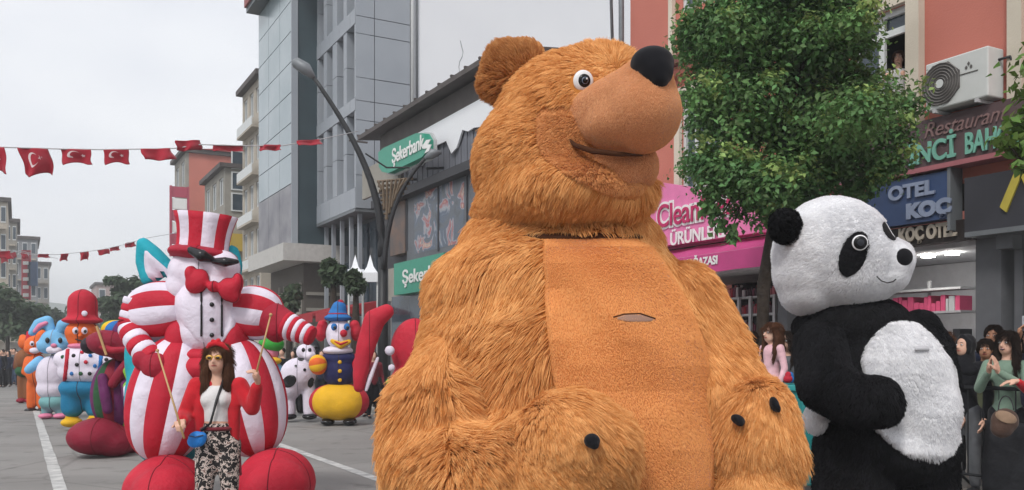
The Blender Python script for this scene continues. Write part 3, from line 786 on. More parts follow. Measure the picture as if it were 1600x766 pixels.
# ================================================================ grey panelled office block
sE, sF = sx(555, T0), sx(486, T0)
off = thing('office_block', W(sE, T0, 0), 'tall grey panelled office block with recessed windows and a blank white side wall', 'building')
ZT = 24.0
zbot = zx(555, 325, T0)
def zy(py): return zx(540, py, T0)
rows_ = [(zy(183) , zy(163)), (zy(51), zy(27)), (zy(300 + 38), zy(300))]
spans = [(zbot, zy(300)), (zy(183), zy(163)), (zy(51), zy(27)), (zy(51) + (zy(51) - zy(183)), zy(27) + (zy(51) - zy(183)))]
spans.append((spans[-1][0] + (spans[-1][0] - spans[-2][0]), spans[-1][1] + (spans[-1][0] - spans[-2][0])))
spans.append((spans[-1][0] + (spans[-1][0] - spans[-2][0]), ZT))
cpx = [(555, 553), (541, 536), (526, 519), (510, 505), (497, 486)]
# window recess plane
fb('recess_wall', m_joint, off, sE + .02, sF, T0 + .62, T0 + 2, zbot, ZT)
wallb = MB(); wallb.fbox(sE + .0, sF, T0 + 1.2, T0 + 13.9, 0.1, zbot).build('base_wall', m_dkgrey, off)
gaps = [(541, 553), (526, 536), (510, 519), (497, 505)]
m_gl2 = mat('office_glass', (108, 112, 120), rough=.2, var=.2, scale=.4, spec=.5)
for i in range(len(spans) - 1):
    z0, z1 = spans[i][1], spans[i + 1][0]
    for (a, b_) in gaps:
        s0_, s1_ = sx(b_, T0), sx(a, T0)
        f = MB(); f.fbox(s0_, s1_, T0 + .5, T0 + .56, z0, z0 + .08); f.fbox(s0_, s1_, T0 + .5, T0 + .56, z1 - .08, z1); f.fbox(s0_, s0_ + .07, T0 + .5, T0 + .56, z0 + .08, z1 - .08); f.fbox(s1_ - .07, s1_, T0 + .5, T0 + .56, z0 + .08, z1 - .08)
        zm = z0 + (z1 - z0) * .34; f.fbox(s0_ + .07, s1_ - .07, T0 + .5, T0 + .56, zm, zm + .07)
        w = f.build('window', m_steel, off)
        fb('pane', m_gl2, w, s0_ + .07, s1_ - .07, T0 + .57, T0 + .59, z0 + .08, zm); fb('pane', m_gl2, w, s0_ + .07, s1_ - .07, T0 + .57, T0 + .59, zm + .07, z1 - .08)
cuts = [sx(p, T0) for p in (555, 547, 531, 514.5, 501, 486)]
for (z0, z1) in spans:
    for a, b_ in zip(cuts[:-1], cuts[1:]):
        fb('facade_panel', m_panel, off, a + .012, b_ - .012, T0, T0 + .6, z0 + .012, z1 - .012, )
for i in range(len(spans) - 1):
    z0, z1 = spans[i][1], spans[i + 1][0]
    for (a, b_) in cpx:
        for (u_, v_) in ((z0, (z0 + z1) / 2), ((z0 + z1) / 2, z1)):
            fb('column_panel', m_panel, off, sx(a, T0), sx(b_, T0), T0 + .02, T0 + .6, u_ + .012, v_ - .012)
# end face with large panels
fb('corner_core', m_joint, off, sE + .03, sE + .5, T0 + .64, T0 + 2.28, zbot, ZT)
zj = sorted([zbot] + [zx(565, y, T0) for y in (268, 180, 149, 112, 42, 14)])
step = zx(565, 42, T0) - zx(565, 180, T0)
while zj[-1] < ZT: zj += [zj[-2] + step, zj[-1] + step]
zj = sorted(set(round(z, 3) for z in zj))
tcut = [T0, T0 + .78, T0 + 2.3]
for z0, z1 in zip(zj[:-1], zj[1:]):
    for a, b_ in zip(tcut[:-1], tcut[1:]):
        fb('facade_panel', m_panel, off, sE - .03, sE - .002, a + .015, b_ - .015, z0 + .015, z1 - .015)
fb('soffit', m_steel, off, sE, sF, T0, T0 + 2.3, zbot - .12, zbot - .003)
fb('side_wall', m_white, off, sE + .05, sE + 8, T0 + 2.45, T0 + 15.5, 0, ZT)
MB().tube([W(sE - .05, T0 + 2.37, 8.7), W(sE - .05, T0 + 2.37, ZT)], .07, 10).build('drainpipe', m_frame, off, smooth=True)
MB().tube([W(sE - .0, T0 + 2.6, 8.7), W(sE - .0, T0 + 2.6, ZT)], .045, 8).build('drainpipe', m_steel, off, smooth=True)
# hairline crack in the render
rg = random.Random(4); pc = []
for k in range(16): pc.append(W(sE + .048, T0 + 2.45 + 2.15 + .12 * math.sin(k * 1.1) + rg.uniform(-.05, .05), 11.2 + k * .22))
MB().tube(pc, .012, 4).build('crack', m_joint, off)
fb('roof', m_joint, off, sE + .05, sF, T0 + .65, T0 + 13.9, ZT, ZT + .2)
# arcade below the overhang
for px in (548, 535, 521, 508, 497): fb('column', m_panel, off, sx(px, T0) - .07, sx(px, T0) + .07, T0 + .3, T0 + .45, .12, zbot - .13)
for a, b_ in ((546, 537), (533, 523), (519, 510), (506, 499)): fb('shop_window', m_glass, off, sx(a, T0), sx(b_, T0), T0 + 1.1, T0 + 1.19, 2.2, zbot - .3)
fb('side_arcade_wall', mat('grey_shopfront', (104, 104, 108), rough=.7), off, sE - .02, sE + .3, T0 + 1.21, T0 + 2.9, .12, zbot - .13)
# red shop awnings at its foot
m_raw = mat('red_awning', (158, 42, 50), rough=.7)
for (a, b_, la) in ((560, 530, 'red shop awning under the grey office block, right one behind the clown'), (524, 492, 'red shop awning under the grey office block, left one above the striped arm')):
    T = T0 - .6; x = thing('awning', W(sx(a, T), T, 2.8), la, 'awning')
    s0_, s1_ = sx(a, T), sx(b_, T)
    MB().hexa([W(s0_, T - .9, 3.0), W(s0_, T0 + .2, 3.0), W(s1_, T0 + .2, 3.0), W(s1_, T - .9, 3.0), W(s0_, T - .9, 3.1), W(s0_, T0 + .2, 3.5), W(s1_, T0 + .2, 3.5), W(s1_, T - .9, 3.1)]).build('canopy', m_raw, x)
    fb('valance', m_raw, x, s0_, s1_, T - .93, T - .905, 2.75, 3.09)

# ================================================================ glass fronted building
TG = 10.4
sG, sH = sx(456, TG), sx(404, TG)
gb = thing('glass_building', W(sG, TG, 0), 'narrow building with mirror glass front and dark slate end wall, left of the office block', 'building')
zg0, zg1 = zx(430, 392, TG), 18.2
m_mirror = mat('mirror_glass', (156, 168, 174), rough=.22, var=.12, scale=.4, rgb2=(134, 150, 156), spec=.6)
fb('end_wall', m_slate, gb, sG + .01, sH, TG + .1, T0 + 3, zg0, zg1)
ncol = 3; zrow = [zg0 + (zg1 - zg0) * k / 9 for k in range(10)]
for i in range(ncol):
    a, b_ = sG + (sH - sG) * i / ncol, sG + (sH - sG) * (i + 1) / ncol
    for j in range(9):
        if j < 2: continue
        fb('glass_panel', m_mirror, gb, a + .02, b_ - .02, TG, TG + .095, zrow[j] + .02, zrow[j + 1] - .02)
m_mural = mat('mural_print', (150, 148, 152), rough=.4, rgb2=(104, 104, 112), scale=.9, detail=9)
for i in range(ncol):
    a, b_ = sG + (sH - sG) * i / ncol, sG + (sH - sG) * (i + 1) / ncol
    fb('printed_panel', m_mural, gb, a + .02, b_ - .02, TG, TG + .095, zrow[0] + .02, zrow[2] - .02)
fb('corner_trim', m_panel, gb, sG - .06, sG + .009, TG - .03, TG + .25, zg0, zg1)
zl = zx(456, 388, TG)
fb('ledge', mat('white_ledge', (186, 184, 180), rough=.7), gb, sG - .5, sH, TG - .5, T0 + 2.6, zg0 - .75, zg0 - .003)
m_fasc = m_redcap
MB().fbox(sG - 1.6, sH, TG - .7, T0 + 3, zg1 + .25, zg1 + .9).build('roof_fascia', m_redcap, gb)
fb('roof_soffit', m_slate, gb, sG - 1.5, sH - .01, TG - .6, T0 + 3, zg1 + .003, zg1 + .248)
fb('ground_floor', mat('brown_shopfront', (92, 86, 80), rough=.8), gb, sG + .3, sH, TG + .6, T0 + 2.9, .12, zg0 - .76)
for k in range(5): fb('shutter_slat', m_beige2, gb, sG + .5 + k * .9, sG + .62 + k * .9, TG + .5, TG + .59, .2, zg0 - 1.6)
for z in (3.2, 4.2): fb('shutter_slat', m_beige2, gb, sG + .3, sH, TG + .45, TG + .495, z, z + .15)
for z in (2.6, 3.4, 4.1): fb('shutter_slat', m_beige2, gb, sG + .2, sG + .25, TG + .7, T0 + 2.6, z, z + .14)

# ================================================================ older blocks farther up the street
def block(name, label, m, pxn, pxf, T, ytop, depth=12, storeys=5, bays=3, win=True, balc=False, wm=None, zb=0.0, first=3.6):
    s0_, s1_ = sx(pxn, T), sx(pxf, T); z1 = zx(pxn, ytop, T)
    th = thing(name, W(s0_, T, 0), label, 'building')
    hs = []
    st = (z1 - first) / storeys
    for i in range(storeys):
        for j in range(bays):
            a = s0_ + (s1_ - s0_) * (j + .18) / bays; b_ = s0_ + (s1_ - s0_) * (j + .82) / bays
            hs.append((a, b_, first + i * st + st * .3, first + i * st + st * .85))
    facade_holes(th, 'wall', m, s0_, s1_, T, T + .25, 0, z1, hs)
    fb('side_wall', wm or m, th, s0_ - .003, s0_ + .25, T + .252, T + depth, 0, z1)
    fb('inner_wall', m_dark, th, s0_ + .26, s1_, T + .6, T + .7, 0, z1 - .1)
    fb('roof', m_roof, th, s0_ - .25, s1_ + .2, T - .35, T + depth, z1 + .002, z1 + .28)
    for h in hs: glazed(th, h[0], h[1], T + .1, h[2], h[3], 2, fr=.09)
    if balc:
        for i in range(1, storeys):
            z = first + i * st
            fb('balcony', m_beige, th, s0_ + .4, s1_ - .4, T - .42, T - .003, z - .12, z)
            fb('balcony_rail', m_frame, th, s0_ + .4, s1_ - .4, T - .42, T - .38, z, z + .5)
    return th, z1
b5, _z = block('apartment_block', 'beige five storey block squeezed left of the mirror glass building', m_beige, 408, 379, T0, 118, storeys=5, bays=3, balc=True)
fb('parapet_wall', m_beige2, b5, sx(408, T0) + .3, sx(379, T0), T0 + .3, T0 + 10, _z + .3, _z + .9)
b4, _z = block('apartment_block', 'block with a glazed corner bay and yellow band, in front of the salmon gable', m_beige2, 351, 320, T0, 262, storeys=3, bays=3, wm=m_beige2)
# glazed corner bay on its end wall
s0_ = sx(351, T0)
for k in range(3):
    for j in range(3):
        t0_ = T0 + .4 + j * 1.0; z = zx(351, 322, T0) + 0 + (k - 0) * 1.35 - .3
        f = MB(); f.fbox(s0_ - .1, s0_ - .01, t0_, t0_ + .9, z, z + .08).fbox(s0_ - .1, s0_ - .01, t0_, t0_ + .9, z + 1.1, z + 1.18).fbox(s0_ - .1, s0_ - .01, t0_, t0_ + .08, z + .08, z + 1.1).fbox(s0_ - .1, s0_ - .01, t0_ + .82, t0_ + .9, z + .08, z + 1.1)
        w = f.build('window', m_frame, b4); fb('pane', m_glass, w, s0_ - .06, s0_ - .03, t0_ + .08, t0_ + .82, z + .08, z + 1.1)
m_ylw = plaster('yellow_render', (186, 160, 72))
fb('yellow_bay', m_ylw, b4, s0_ - .6, s0_ - .01, T0 + 1.4, T0 + 3.6, 1, zx(351, 345, T0))
fb('yellow_bay', m_ylw, b4, s0_ - .3, s0_ - .01, T0 + .3, T0 + 1.39, zx(351, 392, T0), zx(351, 365, T0))
for z in (zx(351, 385, T0), zx(351, 425, T0)): fb('pane', m_glass, b4, s0_ - .62, s0_ - .601, T0 + 1.7, T0 + 3.2, z, z + 1.0)
# satellite dish
dsh = thing('satellite_dish', W(s0_ - .7, T0 + 2.2, 9), 'grey satellite dish on the yellow bay behind the striped hat', 'dish')
c = W(s0_ - .9, T0 + 2.0, zx(351, 350, T0) + .55); V = [c]; f = []
for k in range(16):
    a = 2 * PI * k / 16; V.append(c + Vector((math.cos(a) * .45, -.12, math.sin(a) * .45)))
o = MB().add(V, [(0, 1 + k, 1 + (k + 1) % 16) for k in range(16)]).build('reflector', m_panel, dsh); o.modifiers.new('s', 'SOLIDIFY').thickness = .02
MB().tube([c + Vector((0, .05, 0)), c + Vector((0, .1, -.55))], .03, 6).build('mast', m_steel, dsh)
b6, _z = block('apartment_block', 'narrow block with beige front and large salmon gable end', m_beige2, 290, 273, T0, 238, storeys=4, bays=2, wm=m_salmon, depth=15)
m_tile = mat('red_roof', (146, 62, 60), rough=.8)
s0_ = sx(290, T0)
MB().hexa([W(s0_ - .4, T0 + 1, _z + .3), W(s0_ - .4, T0 + 15, _z + .3), W(s0_ + 9, T0 + 15, _z + .3), W(s0_ + 9, T0 + 1, _z + .3), W(s0_ + 0, T0 + 3, _z + .5), W(s0_ + 0, T0 + 15, _z + 1.9), W(s0_ + 9, T0 + 15, _z + 1.9), W(s0_ + 9, T0 + 3, _z + .5)]).build('red_roof', m_tile, b6)
# tall vertical neon sign
vs_ = thing('vertical_sign', W(sx(291, T0 - 1), T0 - 1, 4), 'tall narrow red and white shop sign on the corner above the hat brim', 'sign')
T = T0 - 1.35
s0_ = sx(297, T0); zb_, zt_ = zx(293, 404, T0), zx(293, 296, T0)
m_neon = mat('faded_red', (172, 72, 92), rough=.5)
fb('frame', m_neon, vs_, s0_, s0_ + .3, T - .1, T + 0.05, zb_, zt_); fb('frame', m_neon, vs_, s0_, s0_ + .3, T + 1.15, T + 1.3, zb_, zt_)
for k, ch in enumerate('MARKET'):
    z = zt_ - (k + .5) * (zt_ - zb_) / 6; fb('letter_board', m_text_w if k % 2 else m_neon, vs_, s0_ + .05, s0_ + .25, T + .06, T + 1.14, z - .4, z + .4)

# left side of the street, far away: stepped blocks closing the view
def slabblock(label, m, px0, px1, ytop, d, floors=6, bays=3, cat='building', name='apartment_block', dd=12):
    p0, p1 = S(px0, 550, d), S(px1, 550, d); z1 = S(px0, ytop, d).z
    t1 = p1.x * NX + p1.y * NY; s0 = p1.x * UX + p1.y * UY
    k = (px0 - 800) / F; t0 = t1 - (p1.x - p0.x) / NX * 1.0
    th = thing(name, W(s0, (t0 + t1) / 2, 0), label, cat)
    fb('wall', m, th, s0, s0 + dd, t0, t1, 0, z1); fb('roof', m_roof, th, s0 - .3, s0 + dd, t0 - .3, t1 + .3, z1 + .002, z1 + .4)
    w_ = (t1 - t0) / bays; h_ = z1 / floors
    for i in range(1, floors):
        for j in range(bays):
            t = t0 + (j + .5) * w_; z = i * h_ + h_ * .55
            fr_ = fb('window', m_frame, th, s0 - .06, s0 - .002, t - w_ * .3, t + w_ * .3, z - h_ * .3, z + h_ * .3)
            fb('pane', m_glass, fr_, s0 - .08, s0 - .062, t - w_ * .24, t + w_ * .24, z - h_ * .25, z + h_ * .25)
        fb('balcony', m_beige, th, s0 - .8, s0 - .085, t0 + .2, t1 - .2, i * h_, i * h_ + .16)
    return th
slabblock('cream narrow block at the left edge, nearest of the far row', m_beige, -30, 12, 316, 84, 6, 4)
slabblock('dark topped grey block at far left, second along the row', m_beige2, 13, 27, 348, 100, 6, 2)
slabblock('grey block with a flat top and sign boards, third of the far row', mat('far_grey', (140, 142, 146)), 28, 59, 375, 118, 6, 3)
slabblock('pale low block ending the far row at the open sky', mat('far_pale', (176, 172, 166)), 60, 77, 414, 132, 5, 2)
slabblock('small far pink block behind the red hat', mat('far_rose', (170, 150, 146)), 158, 186, 446, 150, 3, 2)
fs = thing('vertical_sign', S(40, 440, 112), 'tall red shop sign board on the far grey block', 'sign')
p = S(41, 430, 112); MB().box(p, (.55, .1, 3.1)).build('board', mat('far_red', (176, 58, 70)), fs)
for k in range(6): MB().box((p.x, p.y - .12, p.z + 2.5 - k), (.35, .02, .22)).build('letter_mark', m_text_w, fs)
fs = thing('vertical_sign', S(52, 430, 112), 'blue sign board beside the tall red one on the far block', 'sign')
p = S(51, 428, 112); MB().box(p, (.6, .1, 1.5)).build('board', mat('far_blue', (84, 104, 136)), fs)
hb = MB(); V = []; f = []; n = 40
for i in range(n + 1):
    x = -330 + i * 12; V += [(x, 420, -1), (x, 420, 14 + 7 * noise.noise(Vector((i * .17, 0, 3))) + (8 if i > 14 else 0)), (x, 560, 30 + 9 * noise.noise(Vector((i * .2, 2, 3))))]
    if i:
        for j in range(2): a = 3 * i + j; f.append((a - 3, a, a + 1, a - 2))
hb.add(V, f).build('hills', mat('hill_green', (112, 122, 112), var=.3, scale=.05, rough=1), kind='structure', smooth=True)

# ================================================================ trees
m_bark = mat('bark', (56, 48, 42), rough=.95, var=.3, scale=14, bump=.6, bscale=30)
def inpoly(X, Y, poly):
    r = np.zeros(len(X), bool); k = len(poly)
    for i in range(k):
        (x0, y0), (x1, y1) = poly[i], poly[(i + 1) % k]
        c = ((y0 > Y) != (y1 > Y)) & (X < (x1 - x0) * (Y - y0) / (y1 - y0 + 1e-9) + x0); r ^= c
    return r
def leafmesh(name, n, clumps, size, m, seed, flat=.5, squash=.8, outline=None):
    """clumps: list of (centre, radius xyz); small folded leaves fill each clump's shell"""
    rg = np.random.default_rng(seed); C_ = np.array([list(c) for c, r in clumps]); Rr = np.array([list(r) for c, r in clumps])
    wt = (Rr.prod(1)) ** .66; wt /= wt.sum(); k = rg.choice(len(clumps), n, p=wt)
    d = rg.normal(size=(n, 3)); d /= np.linalg.norm(d, axis=1)[:, None]; rad = np.abs(rg.normal(.72, .3, n))
    P = C_[k] + d * Rr[k] * rad[:, None]
    if outline is not None:     # the crown's own uneven outline, in metres across and up at the trunk
        kp = inpoly(P[:, 0] + rg.normal(0, .16, n) + .12 * np.sin(P[:, 2] * 7 + 1) + .06 * np.sin(P[:, 2] * 23), P[:, 2] + rg.normal(0, .1, n) + .07 * np.sin(P[:, 0] * 11), outline); P, d = P[kp], d[kp]; n = len(P)
    nr = d * .6 + rg.normal(0, .5, (n, 3)) + np.array((0, 0, .55)); nr /= np.linalg.norm(nr, axis=1)[:, None]
    t = np.cross(nr, rg.normal(size=(n, 3))); t /= np.linalg.norm(t, axis=1)[:, None]; b = np.cross(nr, t)
    sz = size * (.6 + .8 * rg.random(n))[:, None]
    droop = np.array((0, 0, -.25))
    v0 = P - t * sz; v1 = P + b * sz * .62 + nr * sz * .12; v2 = P + t * sz * 1.1 + droop * sz; v3 = P - b * sz * .62 + nr * sz * .12
    V = np.stack([v0, v1, v2, v3], 1).reshape(-1, 3)
    me = bpy.data.meshes.new(name); me.vertices.add(4 * n); me.vertices.foreach_set('co', V.reshape(-1).astype(np.float32))
    idx = np.arange(n)[:, None] * 4; tris = np.concatenate([idx + np.array([0, 1, 2]), idx + np.array([0, 2, 3])], 1).reshape(-1)
    me.loops.add(6 * n); me.loops.foreach_set('vertex_index', tris.astype(np.int32)); me.polygons.add(2 * n)
    me.polygons.foreach_set('loop_start', (np.arange(2 * n) * 3).astype(np.int32)); me.materials.append(m); me.update(calc_edges=True); me.validate()
    return me
def leafmat(name, rgb, rgb2, island=.38):
    m = mat(name, rgb, rough=.55, rgb2=rgb2, scale=1.3, island=island, spec=.25)
    n, l = m.node_tree.nodes, m.node_tree.links; bs = n['Principled BSDF']; src = bs.inputs['Base Color'].links[0].from_socket
    tr = n.new('ShaderNodeBsdfTranslucent'); l.new(src, tr.inputs[0]); ms = n.new('ShaderNodeMixShader'); ms.inputs[0].default_value = .3
    l.new(bs.outputs[0], ms.inputs[1]); l.new(tr.outputs[0], ms.inputs[2]); l.new(ms.outputs[0], n['Material Output'].inputs[0])
    return m
m_leaf = leafmat('linden_leaf', (114, 150, 88), (72, 110, 68))
m_leaf_far = leafmat('far_leaf', (88, 104, 78), (66, 84, 64), .2)
m_bloss = leafmat('linden_blossom', (166, 188, 114), (136, 162, 92))
# the street tree: trunk, limbs, crown of leaf sprays
TC = S(1248, 150, 11.2)
tb = Vector((S(1187, 550, 11.2).x, 11.2, .12))
tree = thing('linden_tree', tb, 'leafy green linden street tree with pale blossom before the salmon building', 'tree')
top = TC + Vector((-.1, 0, .8))
MB().tube([tb, tb + Vector((.02, 0, 1.2)), tb + Vector((.05, 0, 2.3)), TC + Vector((-.2, 0, -.9)), top], [.11, .09, .085, .06, .03], 10).build('trunk', m_bark, tree, smooth=True)
rg = random.Random(21); clumps = []
for k in range(64):
    a = rg.random() * 2 * PI; e = rg.uniform(-.72, 1.0); rr_ = math.sqrt(max(0, 1 - (e if e > 0 else e * .9) ** 2)) * rg.uniform(.35, 1.0)
    c = TC + Vector((math.cos(a) * rr_ * 1.42, math.sin(a) * rr_ * 1.3, .25 + e * 2.15))
    r = rg.uniform(.24, .5); clumps.append((c, (r * 1.15, r * 1.1, r * .62)))
for (px, py, r) in ((1075, 60, .3), (1095, 150, .3), (1085, 245, .32), (1110, 300, .22), (1150, 335, .22), (1200, 345, .25), (1290, 330, .3), (1390, 260, .28), (1425, 165, .26), (1440, 120, .16), (1350, 20, .3), (1250, -30, .5), (1120, 10, .45), (1340, 300, .25), (1070, 30, .3), (1150, 200, .5), (1300, 100, .5), (1330, 215, .5), (1230, 270, .5), (1360, 140, .4), (1160, 90, .5), (1200, 10, .5), (1290, 30, .45), (1400, 210, .3), (1130, 260, .35), (1380, 75, .2), (1335, 60, .35), (1240, 120, .5), (1215, 60, .5), (1270, 160, .5), (1180, 150, .5), (1240, 210, .5), (1200, 300, .4), (1260, 300, .4)):
    clumps.append((S(px, py, 11.2 + rg.uniform(-.5, .3)), (r, r, r * .72)))
for k in range(14):
    c = clumps[k * 4][0]; q = TC + Vector((-.15, 0, -1.2 + k * .13))
    MB().tube([q, q.lerp(c, .5) + Vector((0, 0, .12)), c], [.045, .03, .012], 6).build('limb', m_bark, tree, smooth=True)
OUT = [(S(a, b_, 11.0).x, S(a, b_, 11.0).z) for a, b_ in [(1100, -400), (1082, 0), (1068, 60), (1080, 120), (1066, 180), (1074, 240), (1072, 280), (1095, 296), (1100, 320), (1135, 330), (1150, 352), (1185, 366), (1230, 350), (1290, 345), (1340, 335), (1385, 315), (1405, 275), (1440, 240), (1452, 190), (1440, 130), (1428, 110), (1405, 108), (1398, 140), (1378, 122), (1360, 100), (1350, 60), (1362, 20), (1350, -400)]]
put('crown', leafmesh('crown', 84000, clumps, .034, m_leaf, 3, outline=OUT), tree, smooth=False, kind='stuff')
bc = [(c + Vector((rg.uniform(-.2, .2), -.2, .15)), (.16, .16, .12)) for c, r in clumps]
put('blossom', leafmesh('blossom', 7500, bc, .036, m_bloss, 5, outline=OUT), tree, smooth=False, kind='stuff')
# twigs poking out at lower left
for (a, b_) in (((1150, 300), (1118, 352)), ((1160, 310), (1140, 372)), ((1140, 290), (1105, 330))):
    MB().tube([S(*a, 11.0), S(*b_, 10.9)], [.015, .005], 5).build('twig', m_bark, tree)
    put('twig_leaves', leafmesh('twig_leaves', 40, [(S(b_[0] + 4, b_[1] - 6, 10.9), (.13, .1, .16))], .06, m_leaf, a[1]), tree, smooth=False, kind='stuff')
# second tree whose branch enters at the right edge
t2 = Vector((S(1700, 550, 8.6).x, 8.6, .12)); tr2 = thing('linden_tree', t2, 'tree beyond the right edge reaching bright leafy branches before the maroon sign', 'tree')
MB().tube([t2, t2 + Vector((0, 0, 2.2)), t2 + Vector((.1, 0, 4.4))], [.11, .09, .05], 10).build('trunk', m_bark, tr2, smooth=True)
cl2 = [(S(px, py, 8.6), (r, r, r * .6)) for px, py, r in ((1585, 200, .13), (1600, 225, .2), (1568, 218, .12), (1592, 262, .11), (1620, 190, .25), (1650, 230, .4), (1690, 120, .6), (1700, 230, .5), (1760, 60, .7), (1780, 200, .6), (1606, 172, .09))]
for c, r in cl2[:7]: MB().tube([t2 + Vector((0, 0, 2.6)), c], [.03, .008], 5).build('limb', m_bark, tr2)
put('crown', leafmesh('crown', 4200, cl2, .052, m_bloss if False else leafmat('young_leaf', (112, 140, 66), (74, 104, 48)), 9), tr2, smooth=False, kind='stuff')
def far_tree(px, py, d, rpx, label, n=1500, seed=1, sq=1.25, name='street_tree', leaf=.22):
    c = S(px, py, d); r = rpx * d / F; b = Vector((c.x, d, 0))
    th = thing(name, b, label, 'tree', 'trees far along the street'); rg = random.Random(seed)
    MB().tube([b, b + Vector((0, 0, c.z * .6)), c], [.16, .13, .06], 8).build('trunk', m_bark, th, smooth=True)
    cs = [(c + Vector((rg.uniform(-.75, .75) * r, rg.uniform(-.6, .6) * r, rg.uniform(-.75, .75) * r * sq)), (r * rg.uniform(.22, .45), r * .4, r * rg.uniform(.2, .4))) for k in range(26)]
    put('crown', leafmesh('crown', n, cs, leaf, m_leaf_far, seed), th, smooth=False, kind='stuff')
far_tree(12, 488, 62, 40, 'dark rounded tree above the far crowd at the left edge', 2200, 2)
far_tree(46, 500, 70, 26, 'smaller dark tree right of the left edge tree', 1500, 3)
far_tree(196, 462, 66, 26, 'leafy tree right of the red top hat, behind the maroon head', 1600, 4)
far_tree(172, 486, 74, 20, 'lower tree directly behind the red top hat', 1300, 5)
far_tree(120, 500, 120, 26, 'hazy tree clump behind the blue ears', 1300, 6, leaf=.35)
far_tree(82, 508, 110, 22, 'hazy tree rising left of the red top hat', 1200, 7, leaf=.35)
far_tree(452, 470, 37, 20, 'bushy potted tree before the glass building shopfront', 1300, 8, leaf=.14)
far_tree(521, 425, 27, 17, 'thin dark palm like tree before the office block arcade', 900, 9, leaf=.13)
far_tree(556, 440, 26, 15, 'second thin dark tree before the office block, nearer the lamp pole', 900, 10, leaf=.13)

# ================================================================ lamp pole with two arms
PD = 24.0
def bez(p, n=14):
    out = []
    for i in range(n + 1):
        t = i / n; q = [Vector(x) for x in p]
        while len(q) > 1: q = [a.lerp(b, t) for a, b in zip(q[:-1], q[1:])]
        out.append(q[0])
    return out
pb = S(598, 550, PD); pb.z = 0.12
lp = thing('street_lamp', pb, 'black street lamp pole with a long arched arm over the road', 'street lamp')
MB().tube([pb, S(598, 400, PD)], [.16, .12], 12).build('pole', m_black, lp, smooth=True)
MB().tube([pb, pb + Vector((0, 0, .5))], [.28, .2], 12).build('base', m_black, lp, smooth=True)
a1_ = bez([S(597, 402, PD), S(600, 300, PD), S(560, 220, PD), S(488, 118, PD)])
MB().tube(a1_, np.linspace(.12, .055, len(a1_)), 10).build('arm', m_black, lp, smooth=True)
a2_ = bez([S(600, 420, PD - .1), S(604, 340, PD - .1), S(622, 290, PD - .1), S(668, 244, PD - .1)])
MB().tube(a2_, np.linspace(.08, .045, len(a2_)), 10).build('arm', m_black, lp, smooth=True)
MB().tube([S(491, 122, PD), S(478, 108, PD), S(462, 98, PD), S(456, 97, PD)], [.06, .17, .15, .05], 10).build('lamp_head', m_steel, lp, smooth=True)
MB().tube([S(664, 248, PD - .1), S(676, 240, PD - .1), S(690, 238, PD - .1)], [.05, .14, .04], 10).build('lamp_head', m_steel, lp, smooth=True)
MB().tube([S(571, 240, PD), S(604, 262, PD), S(640, 262, PD)], .025, 6).build('tie_bar', m_black, lp)

m_lat = mat('lattice_brown', (112, 98, 82), rough=.7)
TRI = [(590, 284), (650, 276), (603, 346)]
for k in range(9):       # open lattice web between the two arms
    y = 284 + k * 7.2; f_ = (346 - y) / 62; xa, xb = 603 - 13 * f_ - 1, 603 + 43 * f_ * .97 + 1
    MB().tube([S(xa, y, PD - .05), S(xb, y - 5 * f_, PD - .05)], .035, 4).build('lattice_bar', m_lat, lp)
for k in range(8):
    x = 591 + k * 7.0; yb = 346 - (x - 603) * 1.42 if x > 603 else 284 + (x - 588) * 4.2; yt = 284 - (x - 590) * .13
    MB().tube([S(x, yt, PD - .12), S(x * .55 + 603 * .45, max(yb, yt + 6), PD - .12)], .035, 4).build('lattice_bar', m_lat, lp)

